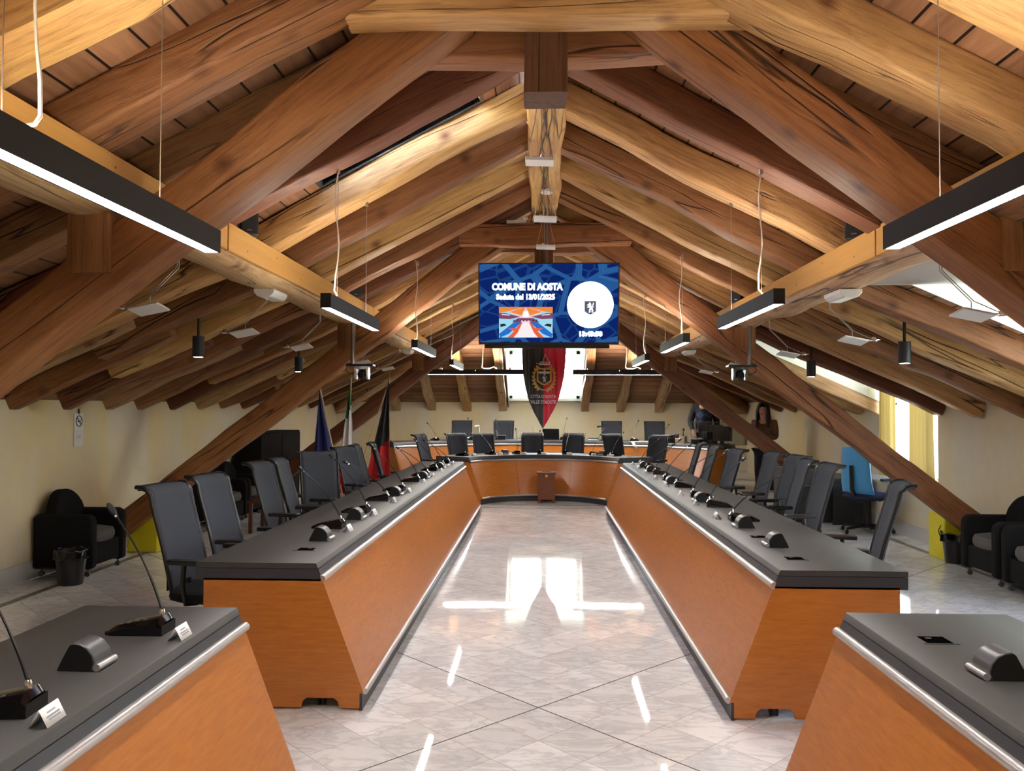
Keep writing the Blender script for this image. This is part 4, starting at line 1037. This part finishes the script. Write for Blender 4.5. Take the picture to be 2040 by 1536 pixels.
# blue swivel chair by the window (facing +X)
t = thing('swivel_chair', 'blue-backed swivel chair with navy seat by the bright window', 'chair', (4.04, 10.2, 0), math.radians(30))
pb = [(-.20, .50), (-.23, .62), (-.245, .78), (-.25, .95), (-.255, 1.07)]
def bb(u, v):
    k = v*4; i = min(int(k), 3); f = k-i; x = pb[i][0]*(1-f)+pb[i+1][0]*f; z = pb[i][1]*(1-f)+pb[i+1][1]*f
    return (x+.05*(2*u-1)**2, (u-.5)*(.46-.07*v), z)
MB().grid(bb, 8, 12).build('backrest', 'bluemesh', t, solid=.03, recalc=False)
MB().tube([(-.27, 0, .85), (-.26, 0, .55), (-.16, 0, .42), (0, 0, .40)], .025, 8).build('back_support', 'black', t)
MB().grid(lambda u, v: (.04+.26*math.cos(2*PI*u)*(abs(math.cos(2*PI*u))**4+abs(math.sin(2*PI*u))**4)**-.25*math.sin(PI*v)**.5, .25*math.sin(2*PI*u)*(abs(math.cos(2*PI*u))**4+abs(math.sin(2*PI*u))**4)**-.25*math.sin(PI*v)**.5, .46-.05*math.cos(PI*v)), 24, 10).build('seat', 'navy', t, weld=True)
for s in (-1, 1): MB().box((.05, s*.28, .68), (.24, .05, .03)).tube([(.10, s*.28, .67), (.08, s*.27, .46), (.0, s*.18, .42)], .016, 7).build('armrest', 'black', t)
MB().lathe([(.03, .42), (.03, .2), (.05, .1), (.05, .07)], 12).build('gas_column', 'black', t)
q = MB()
for k in range(5): a = 2*PI*k/5+.5; q.tube([(0, 0, .10), (.31*math.cos(a), .31*math.sin(a), .07)], [.028, .016], 6)
q.build('star_base', 'black', t)
for k in range(5):
    a = 2*PI*k/5+.5; MB().ball((.31*math.cos(a), .31*math.sin(a), .03), (.03, .022, .03), 10).build('castor', 'black', t)

# curtains of the far dormer window
for nm, ya, yb, lab in (('curtain', 10.22, 10.64, 'ochre curtain glowing at the far edge of the side window'), ('curtain', 9.24, 9.80, 'ochre curtain hanging at the near edge of the side window')):
    t = thing(nm, lab, 'curtain', (4.40, (ya+yb)/2, 0), 0, 'side window curtains'); wd_ = yb-ya
    MB().grid(lambda u, v: (.035*math.sin(u*2*PI*5+.6)*(1-.3*v)+.0, (u-.5)*wd_*(1-.08*math.sin(PI*v)), .66+1.70*v), 60, 12).build('cloth', 'curtain', t, recalc=False, ang=70)
t = thing('curtain_rod', 'thin rod carrying the ochre curtains', 'rod', (4.40, 9.95, 2.37)); MB().tube([(0, -.72, 0), (0, .72, 0)], .010, 8).build('rod', 'greymetal', t)

# ballot urn
t = thing('ballot_urn', 'small dark wooden ballot urn standing before the curved desk', 'urn', (0.075, 13.15, 0))
MB().box((0, 0, .265), (.28, .28, .42)).build('box_body', 'brownbox', t, bevel=.006)
MB().box((0, 0, .485), (.31, .31, .03)).build('lid', 'brownbox', t, bevel=.006)
MB().box((0, 0, .502), (.14, .02, .004)).build('slot', 'hole', t); MB().box((0, -.145, .44), (.03, .012, .04)).build('lock', 'gold', t)
for a in (-.115, .115):
    for b in (-.115, .115): MB().box((a, b, .03), (.04, .04, .06)).build('foot', 'brownbox', t)

# ------------------------------------------------------------------ fittings under the roof
def make_spot(s):
    t = thing('wire_spotlight', 'small spotlight on bent wires with a square plate', 'spotlight')
    q = MB()
    for dy in (-.012, .012): q.tube([(0, dy, 0), (0, dy, -.09), (s*.10, dy, -.19), (s*.16, dy, -.25)], .003, 5)
    q.tube([(s*.16, -.012, -.25), (s*.27, -.012, -.30), (s*.33, -.02, -.315), (s*.33, -.06, -.32)], .003, 5).tube([(s*.16, .012, -.25), (s*.17, .03, -.31)], .003, 5)
    q.build('bent_wires', 'steel', t)
    rot = Matrix.Rotation(s*.20, 3, 'Y') @ Matrix.Rotation(-.16, 3, 'X')
    MB().box((s*.17, .02, -.318), (.17, .15, .012), rot).build('square_plate', 'whitepl', t, bevel=.003)
    q = MB().tube([(s*.30+.04*math.cos(a), -.02+.04*math.sin(a), -.318) for a in [2*PI*k/18 for k in range(18)]], .004, 6, closed=True)
    lr = q.build('lamp_ring', 'chrome', t)
    MB().lathe([(.012, .02), (.026, -.005), (.024, -.012)], 14, (s*.30, -.02, -.315)).build('reflector', 'bulb', lr)
    return t
for s, ys, side in ((-1, [4.32, 5.75, 7.15, 9.6, 11.2], FS), (1, [4.22, 5.82, 7.35, 9.3, 11.0], WS)):
    p = make_spot(s)
    for i, y in enumerate(ys):
        o = p if i == 0 else copy_tree(p)
        place(o, (-2.0 if s < 0 else 2.06, y, 2.40 if s < 0 else 2.355), 0, f'small bent-wire spotlight under the {side} purlin, {ORD[i]} from the camera', f'wire spotlights on the {side} purlin')
def make_hang():
    t = thing('wire_spotlight', 'spotlight plate hung on wires under the ridge beam', 'spotlight'); q = MB()
    for x in (-1, 1): q.tube([(x*.012, 0, .40), (x*.03, 0, .25), (x*.085, 0, .005)], .003, 5).tube([(x*.012, .02, .40), (x*.012, .02, 0)], .0025, 5)
    q.build('wires', 'steel', t); MB().box((0, 0, 0), (.175, .13, .022), Matrix.Rotation(.03, 3, 'Y')).build('square_plate', 'whitepl', t, bevel=.003)
    MB().lathe([(.010, .05), (.024, .02), (.026, .012)], 12, (.02, 0, 0)).ball((-.03, .02, .03), (.02, .02, .015), 8).build('reflector', 'bulb', t)
    return t
p = make_hang()
for i, (x, y, z) in enumerate(((-.02, 4.95, 3.075), (0.02, 6.1, 2.985), (0.03, 7.35, 3.02))):
    o = p if i == 0 else copy_tree(p); place(o, (x, y, z), 0, f'white spotlight plate on wires under the ridge beam, {["highest in the photo", "middle one", "just above the screen"][i]}', 'spotlights under the ridge beam')
t = thing('smoke_detector', 'round white detector on the underside of the ridge beam', 'detector', (.035, 7.05, 3.43)); MB().lathe([(.03, 0), (.055, .012), (.055, .04), (.03, .045)], 18).build('detector_body', 'whitepl', t)
t = thing('junction_box', 'small white junction box on top of the collar behind the screen', 'box', (-.26, 8.02, 3.385)); MB().box((0, 0, .02), (.2, .06, .035)).box((.09, 0, .05), (.05, .06, .03)).build('box_body', 'whitepl', t, bevel=.004); MB().tube([(.1, 0, .05), (.17, 0, .12), (.14, 0, .02), (.2, .02, .04)], .006, 6).build('cables', 'black', t)
t = thing('ridge_cable', 'thin dark wires stapled along the ridge beam underside', 'cable', (0, 5.0, 3.47))
q = MB(); rnd = random.Random(5)
for k in range(3): q.tube([(.0+.03*math.sin(i*.9+k*2)+.015*k, i*.22, -.004-.008*math.sin(i*1.7+k)**2) for i in range(15)], .0035, 5)
q.build('wires', 'black', t)
# cylinder downlights between the rafters
for i, (x, y, z, lab) in enumerate(((-2.82, 6.48, 1.95, 'black cylinder downlight under the flag-side slope, nearer one'), (-2.82, 9.2, 1.95, 'black cylinder downlight under the flag-side slope, farther one'), (2.84, 6.4, 1.905, 'black cylinder downlight under the window-side slope, nearer one'), (2.86, 8.65, 1.885, 'black cylinder downlight under the window-side slope, before the bright dormer'))):
    t = thing('downlight', lab, 'lamp', (x, y, z), 0, 'cylinder downlights'); h = zc(x)-z-.005
    MB().lathe([(.045, .0), (.047, .003), (.047, .17), (.012, .175), (.012, h-.012), (.04, h-.01), (.04, h)], 20).build('cylinder', 'blackmat', t); MB().lathe([(.036, -.001), (.036, .002)], 18).build('lens', 'ledspot', t)
# loudspeakers, emergency lamps, cameras
for i, (x, y, z, lab) in enumerate(((-1.86, 4.98, 2.585, 'small black loudspeaker on the flag-side purlin, nearer one'), (-1.86, 7.85, 2.585, 'small black loudspeaker on the flag-side purlin, farther one'), (1.92, 4.98, 2.545, 'small black loudspeaker on the window-side purlin, nearer one'), (1.92, 7.95, 2.545, 'small black loudspeaker on the window-side purlin, farther one'))):
    t = thing('loudspeaker', lab, 'loudspeaker', (x, y, z+.035), .5 if x < 0 else -.5, 'loudspeakers on the purlins')
    MB().box((0, 0, .085), (.11, .12, .17)).build('cabinet', 'black', t, bevel=.008); gr = MB().box((0, -.062, .085), (.095, .004, .15)).build('grille', 'blackmat', t); MB().box((.0, -.065, .03), (.03, .003, .008)).build('badge', 'chrome', gr)
    MB().box((0, .0, -.02), (.03, .03, .05)).build('mount', 'black', t)
for i, (x, y, z, lab) in enumerate(((-1.99, 5.8, 2.395, 'white emergency light under the flag-side purlin, nearer one'), (-1.99, 11.8, 2.395, 'white emergency light under the flag-side purlin, farther one'), (2.05, 5.55, 2.35, 'white emergency light under the window-side purlin, nearer one'), (2.05, 11.3, 2.35, 'white emergency light under the window-side purlin, farther one'))):
    t = thing('emergency_light', lab, 'lamp', (x, y, z), 0, 'emergency lights')
    MB().prism([(-.075, -.004), (.075, -.004), (.075, -.03), (.05, -.058), (-.05, -.058), (-.075, -.03)], -.15, .15).build('casing', 'whitepl', t, bevel=.006); MB().box((0, 0, -.0585), (.08, .3, .004)).build('lens', 'white', t)
for i, (x, lab) in enumerate(((-1.90, 'pan-tilt video camera on a ceiling pole near the flag-side pendant row'), (2.04, 'pan-tilt video camera on a ceiling pole near the window-side pendant row'))):
    s = -1 if i == 0 else 1
    t = thing('video_camera', lab, 'camera', (x, 7.97, 1.97), 0, 'pan-tilt cameras on poles')
    MB().tube([(0, 0, 0), (0, 0, .42)], .02, 10).build('ceiling_pole', 'greymetal', t)
    MB().box((-s*.09, -.02, -.01), (.27, .14, .022)).build('shelf', 'black', t, bevel=.004)
    q = MB(); c0 = -s*.10
    for k in (-1, 1): q.prism([(-.045, -.03), (.045, -.03), (.05, -.10), (.03, -.15), (-.03, -.15), (-.05, -.10)], c0+k*.06-.011, c0+k*.06+.011, 'x')
    q.lathe([(.07, -.045), (.075, -.02)], 18, (c0, 0, 0)); q.build('yoke', 'whitepl' if i == 0 else 'grey', t, bevel=.004)
    hd = MB().ball((c0, 0, -.10), (.046, .06, .052), 14).build('head', 'black', t)
    MB().tube([(c0, -.05, -.10), (c0, -.075, -.103)], [.03, .026], 14).build('lens', 'lens', hd)
    MB().tube([(0, .03, .02), (s*.06, .04, .01), (s*.07, .03, -.06), (0, .02, -.10), (-s*.04, .03, -.04)], .005, 6).build('cable', 'black', t)

# no-smoking sign on the side wall (faces +X)
t = thing('wall_sign', 'white no-smoking sign above a grey notice plate on the side wall', 'sign', (XL+.002, 7.74, 1.15))
MB().box((.004, 0, .235), (.008, .15, .17)).build('upper_plate', 'whitepl', t, bevel=.002); MB().box((.004, 0, .07), (.008, .15, .145)).build('lower_plate', 'alu', t, bevel=.002)
pt = [( .0095, .052*math.cos(a), .245+.052*math.sin(a)) for a in [2*PI*k/28 for k in range(28)]]
MB().tube(pt, .0045, 6, closed=True).tube([(.0095, -.037, .282), (.0095, .037, .208)], .0045, 6).box((.0093, .0, .243), (.002, .055, .010)).box((.0093, .032, .262), (.002, .004, .02)).build('no_smoking_symbol', 'black', t)
q = MB()
for k in range(3): q.box((.009, 0, .108-.014*k), (.001, .07, .005))
q.build('printed_lines', 'ink', t); MB().box((.006, .0, .338), (.008, .012, .05)).build('hanger', 'black', t)
# ------------------------------------------------------------------ people
def skin_mesh(name, verts, edges, mat, parent, sub=2, smooth=True):
    """one continuous surface grown over a jointed skeleton: verts {key: (x, y, z, radius)}"""
    keys = list(verts); ix = {k: i for i, k in enumerate(keys)}
    me = bpy.data.meshes.new(name); me.from_pydata([verts[k][:3] for k in keys], [(ix[a], ix[b]) for a, b in edges], [])
    bm = bmesh.new(); bm.from_mesh(me); ly = bm.verts.layers.skin.verify(); bm.verts.ensure_lookup_table()
    for k in keys:
        v = bm.verts[ix[k]]; r = verts[k][3]; v[ly].radius = r if isinstance(r, tuple) else (r, r)
    bm.verts[0][ly].use_root = True
    bm.to_mesh(me); bm.free()
    tmp = bpy.data.objects.new(name+'_tmp', me); C.objects.link(tmp)
    sk = tmp.modifiers.new('k', 'SKIN'); sk.use_smooth_shade = True
    sb = tmp.modifiers.new('s', 'SUBSURF'); sb.levels = sub; sb.render_levels = sub
    bpy.context.view_layer.update()
    m2 = bpy.data.meshes.new_from_object(tmp.evaluated_get(bpy.context.evaluated_depsgraph_get()))
    bpy.data.objects.remove(tmp)
    m2.materials.clear(); m2.materials.append(M[mat])
    for p in m2.polygons: p.use_smooth = True
    o = bpy.data.objects.new(name, m2); C.objects.link(o); o.parent = parent
    return o
def person(name, label, loc, rz, h, bow, arms, woman):
    """facing local -Y; h = standing height, bow = how far the head is bowed forward"""
    t = thing(name, label, 'person', loc, rz); k = h/1.65; V = {}; E = []
    def jt(n, x, y, z, r, par=None): V[n] = (x*k, y*k, z*k, r*k if not isinstance(r, tuple) else (r[0]*k, r[1]*k)); E.append((par, n)) if par else None
    jt('pelvis', 0, .0, .86, (.155, .105)); jt('waist', 0, .0, 1.00, (.135, .095), 'pelvis'); jt('chest', 0, .0, 1.17, (.155, .11), 'waist'); jt('upper', 0, .0, 1.30, (.125, .085), 'chest')
    jt('neck', 0, -.02-bow*.2, 1.385, .05, 'upper'); jt('jaw', 0, -.05-bow*.6, 1.46, (.058, .068), 'neck'); jt('brow', 0, -.045-bow*.85, 1.54, (.070, .085), 'jaw'); jt('crown', 0, -.03-bow*.9, 1.60, (.055, .065), 'brow')
    for s, sd in ((-1, 'r'), (1, 'l')):
        jt('hip'+sd, s*.09, 0, .80, .085, 'pelvis'); jt('knee'+sd, s*.10, -.01, .47, .058, 'hip'+sd); jt('ankle'+sd, s*.10, .02, .08, .038, 'knee'+sd); jt('toe'+sd, s*.115, -.13, .03, .032, 'ankle'+sd)
        a = arms[0 if s < 0 else 1]
        jt('sh'+sd, s*.165, .0, 1.315, .058, 'upper'); jt('el'+sd, *a[0], .043, 'sh'+sd); jt('wr'+sd, *a[1], .028, 'el'+sd)
        w = Vector(a[1]); f = (w-Vector(a[0])).normalized(); side = Vector((-s, 0, 0)); pal_ = w+f*.05
        jt('palm'+sd, *pal_, (.036, .02), 'wr'+sd)
        for q in range(4):
            b = pal_+side*(.027-.018*q)*-1+f*.03; ln = (.035, .042, .038, .028)[q]
            jt(f'f{q}a{sd}', *(b+f*.015), .0095, 'palm'+sd); jt(f'f{q}b{sd}', *(b+f*(.02+ln*.8)+Vector((0, 0, -.02))), .0085, f'f{q}a{sd}'); jt(f'f{q}c{sd}', *(b+f*(.015+ln*.9)+Vector((side.x*.012, 0, -.042))), .0075, f'f{q}b{sd}')
        jt('th1'+sd, *(w+f*.03+side*.035+Vector((0, 0, .01))), .011, 'wr'+sd); jt('th2'+sd, *(w+f*.075+side*.04+Vector((0, 0, .012))), .009, 'th1'+sd)
    body = skin_mesh('body', V, E, 'skin', t)
    # clothes follow the same skeleton, a little larger
    up = lambda n, d: (V[n][0], V[n][1], V[n][2], (V[n][3][0]+d, V[n][3][1]+d) if isinstance(V[n][3], tuple) else V[n][3]+d)
    names = ['waist', 'pelvis', 'chest', 'upper', 'shr', 'elr', 'wrr', 'shl', 'ell', 'wrl']
    sv = {n: up(n, .020 if n not in ('wrr', 'wrl') else .010) for n in names}
    skin_mesh('sweater' if woman else 'cardigan', sv, [('waist', 'pelvis'), ('waist', 'chest'), ('chest', 'upper'), ('upper', 'shr'), ('shr', 'elr'), ('elr', 'wrr'), ('upper', 'shl'), ('shl', 'ell'), ('ell', 'wrl')], 'sweater' if woman else 'jacket', t)
    lv = {n: up(n, .014) for n in ('pelvis', 'hipr', 'kneer', 'ankler', 'hipl', 'kneel', 'anklel')}
    skin_mesh('trousers', lv, [('pelvis', 'hipr'), ('hipr', 'kneer'), ('kneer', 'ankler'), ('pelvis', 'hipl'), ('hipl', 'kneel'), ('kneel', 'anklel')], 'trouser', t)
    q = MB()
    for s in (-1, 1): q.ball((s*.112*k, -.06*k, .035*k), (.05*k, .13*k, .038*k), 12)
    q.build('shoes', 'black', t)
    hy, hz = V['brow'][1], V['brow'][2]; fr = hy-.085*k
    q = MB()
    for s in (-1, 1):
        q.ball((s*.030*k, fr-.002, hz-.015*k), (.013*k, .008*k, .008*k), 10)
        q.ball((s*.030*k, fr-.008*k, hz-.017*k), (.006*k, .004*k, .006*k), 8, 1); q.tube([(s*.048*k, fr+.006, hz+.005*k), (s*.016*k, fr-.006*k, hz+.007*k)], .0035*k, 5, 1)
    q.build('eyes', ['whitepl', 'hairdark'], t)
    MB().ball((0, fr-.012*k, hz-.035*k), (.011*k, .018*k, .022*k), 10).build('nose', 'skin', t)
    MB().ball((0, fr+.004*k, hz-.075*k), (.024*k, .010*k, .007*k), 10).build('mouth', 'darkcherry', t)
    q = MB()
    for s in (-1, 1): q.ball((s*.078*k, hy+.01*k, hz-.02*k), (.012*k, .02*k, .03*k), 10)
    q.build('ears', 'skin', t)
    return t, V, k
arms_w = [((-.21, -.06, 1.06), (-.05, -.22, 1.12)), ((.21, -.06, 1.06), (.05, -.20, 1.10))]
w, V, k = person('person', 'person with long dark hair and brown sweater looking down by the rear corner', (3.80, 13.9, 0), math.radians(-30), 1.63, .06, arms_w, True)
hb = V['brow']; hc = V['crown']
def hair(u, v):
    a = -PI*.5+.80+u*(2*PI-1.60); z = hc[2]+.035-.40*v
    if v < .22: r = .105*math.sin(PI/2*v/.22)+.002; z = hc[2]+.075-.16*(1-math.cos(PI/2*v/.22))
    else: r = .104+.018*((v-.22)/.78)**.8+.006*math.sin(u*60)
    d = .012*math.sin(u*43+v*5)
    return (hb[0]+(r+d)*1.0*math.cos(a), hb[1]+.015+(r+d)*math.sin(a)*1.05+.03*v, z)
MB().grid(hair, 60, 24).build('long_hair', 'hairdark', w, solid=.02, recalc=False, ang=80)
arms_m = [((-.24, .02, 1.06), (-.20, -.16, .90)), ((.24, .02, 1.06), (.20, -.16, .90))]
mn, V, k = person('person', 'person in dark cardigan and argyle vest standing behind the smoked screen, head behind the strut', (3.10, 15.55, DZ), math.radians(-6), 1.74, .02, arms_m, False)
hb = V['brow']; hc = V['crown']
MB().grid(lambda u, v: (hb[0]+.092*math.sin(PI/2*min(1, v*1.1))*math.cos(2*PI*u)*.9, hb[1]+.022+.098*math.sin(PI/2*min(1, v*1.1))*math.sin(2*PI*u), hc[2]+.06-.13*v**1.6*(1 if math.sin(2*PI*u) > -.35 else .35)), 32, 10).build('short_hair', 'hairdark', mn, solid=.012, recalc=False, ang=80)
def vest(u, v):
    a = -PI/2+(u-.5)*1.75; z = (1.02+.28*v)*k; rx, ry = .178*k, .138*k
    return (rx*math.cos(a)*(1-.15*v**3), ry*math.sin(a)*(1-.10*v**3)-.008, z)
MB().grid(vest, 20, 10).build('argyle_vest', 'argyle', mn, solid=.012, recalc=False)
q = MB()
for s in (-1, 1): q.add([(s*.010, -.125*k, 1.30*k), (s*.075, -.085*k, 1.385*k), (s*.055, -.06*k, 1.405*k), (s*.002, -.118*k, 1.335*k)], [(0, 1, 2, 3)])
q.build('shirt_collar', 'shirt', mn, solid=.008, recalc=False)

# ------------------------------------------------------------------ things on the rear desk
ZT = DT+DZ
def at(a, R): return (CX+R*math.cos(math.radians(a)), CY+R*math.sin(math.radians(a)))
x, y = at(87.5, 3.75); t = thing('laptop', 'open black laptop on the rear desk under the banner tip', 'laptop', (x, y, ZT), math.radians(-8))
MB().box((0, 0, .009), (.33, .23, .016)).build('keyboard_half', 'black', t, bevel=.004); MB().box((.0, -.13, .115), (.33, .012, .22), Matrix.Rotation(.25, 3, 'X')).build('lid', 'black', t, bevel=.004)
for i, (a, lab) in enumerate(((110, 'thin white desk lamp on the rear desk, flag side'), (72, 'thin dark desk lamp on the rear desk, window side'))):
    x, y = at(a, 3.68); t = thing('desk_lamp', lab, 'lamp', (x, y, ZT), 0, 'desk lamps on the rear desk'); mt = 'whitepl' if i == 0 else 'black'
    MB().lathe([(.05, 0), (.05, .012), (.008, .02)], 16).build('lamp_base', mt, t); MB().tube([(0, 0, .01), (0, 0, .27)], .005, 6).build('stem', 'whitepl' if i == 0 else 'chrome', t)
    s = -1 if i == 0 else 1
    MB().tube([(-.09, 0, .265), (.0, 0, .275), (s*.12+.10, 0, .29)], [.016, .010, .006], 6).build('lamp_head', mt, t)
x, y = at(103.5, 3.62); t = thing('document_holder', 'small grey tilted document holder on the rear desk', 'holder', (x, y, ZT), math.radians(-5))
MB().tube([(-.06, 0, .0), (-.075, .02, .14), (-.09, .0, .19)], .006, 6).build('bracket', 'alu', t); MB().box((.02, 0, .045), (.16, .08, .08)).build('tray', 'black', t, bevel=.004); MB().box((.02, -.005, .09), (.17, .09, .008)).build('cover', 'alu', t)
x, y = at(74.5, 3.62); t = thing('paper_stack', 'stack of papers between black trays on the rear desk', 'papers', (x, y, ZT)); MB().box((0, 0, .022), (.19, .13, .03)).build('sheets', 'paper', t); MB().box((0, 0, .042), (.20, .14, .008)).box((0, 0, .003), (.20, .14, .006)).build('tray', 'black', t)
x, y = at(59, 3.55); t = thing('paper_sheet', 'loose white sheets lying on the rear desk', 'papers', (x, y, ZT)); MB().box((0, 0, .003), (.30, .2, .005), Matrix.Rotation(.3, 3, 'Z')).box((.12, .03, .008), (.21, .29, .004), Matrix.Rotation(1.2, 3, 'Z')).build('sheets', 'paper', t)
x, y = at(47.5, 3.50); t = thing('desk_telephone', 'black desk telephone beside the cream pen holder', 'telephone', (x, y, ZT), math.radians(-40))
MB().prism([(-.09, 0), (.09, 0), (.09, .10), (.05, .125), (-.09, .05)], -.09, .09).build('phone_base', 'black', t, bevel=.008); MB().tube([(-.08, .05, .085), (-.04, .05, .13), (.04, .05, .155), (.09, .05, .14)], [.03, .02, .02, .03], 8).build('handset', 'black', t)
x, y = at(44.2, 3.48); t = thing('pen_holder', 'cream desk organiser with pens and brushes on the rear desk', 'pen holder', (x, y, ZT), math.radians(-40))
MB().box((-.05, 0, .045), (.10, .10, .09)).box((.05, 0, .065), (.09, .10, .13)).build('organiser', 'cream', t, bevel=.006)
for i, (dx, dy, m_) in enumerate(((.03, .02, 'gold'), (.06, -.02, 'brownbox'), (.075, .03, 'cream'), (.045, -.03, 'black'))):
    MB().tube([(dx, dy, .10), (dx+.015*(i-1), dy, .24)], .006, 6).ball((dx+.017*(i-1), dy, .25), (.012, .012, .025), 8).build('pen', m_, t)
x, y = at(38.2, 3.52); t = thing('desktop_printer', 'small white topped printer on the rear desk end', 'printer', (x, y, ZT), math.radians(-52)); MB().box((0, 0, .045), (.20, .20, .09)).build('printer_body', 'black', t, bevel=.008); MB().box((.01, 0, .098), (.24, .19, .02)).build('paper_tray', 'paper', t)
x, y = at(35.8, 3.56); t = thing('desk_speaker', 'upright black box speaker on the rear desk end', 'loudspeaker', (x, y, ZT), math.radians(-55)); MB().box((0, 0, .11), (.15, .14, .22)).build('cabinet', 'black', t, bevel=.006); MB().box((-.077, 0, .11), (.004, .12, .19)).build('grille', 'blackmat', t)
# equipment behind the smoked screen at the desk end
t = thing('smoked_screen', 'low smoked acrylic screen standing along the rear desk end', 'screen', (3.05, 14.0, ZT))
pth = [(-.42, .34), (-.40, .22), (-.34, .16), (.30, -.06), (.42, -.04), (.50, .06), (.50, .24)]
v = [(x_, y_, z_) for z_ in (.0, .40) for x_, y_ in pth]; n = len(pth)
MB().add(v, [(i, i+1, n+i+1, n+i) for i in range(n-1)]).build('acrylic_sheet', 'smoked', t, recalc=False, ang=60)
MB().tube([(x_, y_, .40) for x_, y_ in pth], .006, 6).build('top_rail', 'grey', t)
for i, (a, R, w_, h_, rz, lab) in enumerate(((38.5, 3.86, .44, .28, -30, 'black monitor behind the smoked screen, nearer the standing man'), (33.6, 3.78, .40, .26, -42, 'black monitor behind the smoked screen, nearer the standing woman'))):
    x, y = at(a, R); t = thing('monitor', lab, 'monitor', (x, y, ZT), math.radians(rz), 'monitors at the rear desk end'); MB().box((0, 0, .06+h_/2), (w_, .05, h_)).build('display_case', 'black', t, bevel=.006); MB().box((0, .02, .03), (.06, .04, .08)).box((0, .02, .006), (.2, .14, .012)).build('stand', 'black', t)
x, y = at(34.4, 3.52); t = thing('mixing_desk', 'black audio mixer with small lit knobs behind the smoked screen', 'mixer', (x, y, ZT), math.radians(-50)); MB().prism([(-.07, 0), (.07, 0), (.07, .09), (-.07, .05)], -.13, .13, 'x').build('mixer_body', 'gloss', t, bevel=.004)
q = MB()
for i in range(5): q.lathe([(.011, 0), (.009, .016)], 8, (-.10+.05*i, .0, .068))
q.build('knobs', 'chrome', t)
x, y = at(61.5, 3.40)
t = thing('paper_sheet', 'white leaflet leaning over the rear desk edge', 'papers', (CX+3.30*math.cos(math.radians(60)), CY+3.30*math.sin(math.radians(60)), ZT)); MB().add([(-.03, .10, .002), (.03, .10, .002), (.05, -.0, .002), (-.01, -.0, .002), (.10, -.09, -.13), (.06, -.09, -.13)], [(0, 1, 2, 3), (3, 2, 4, 5)]).build('sheet', 'paper', t, solid=.002, recalc=False)
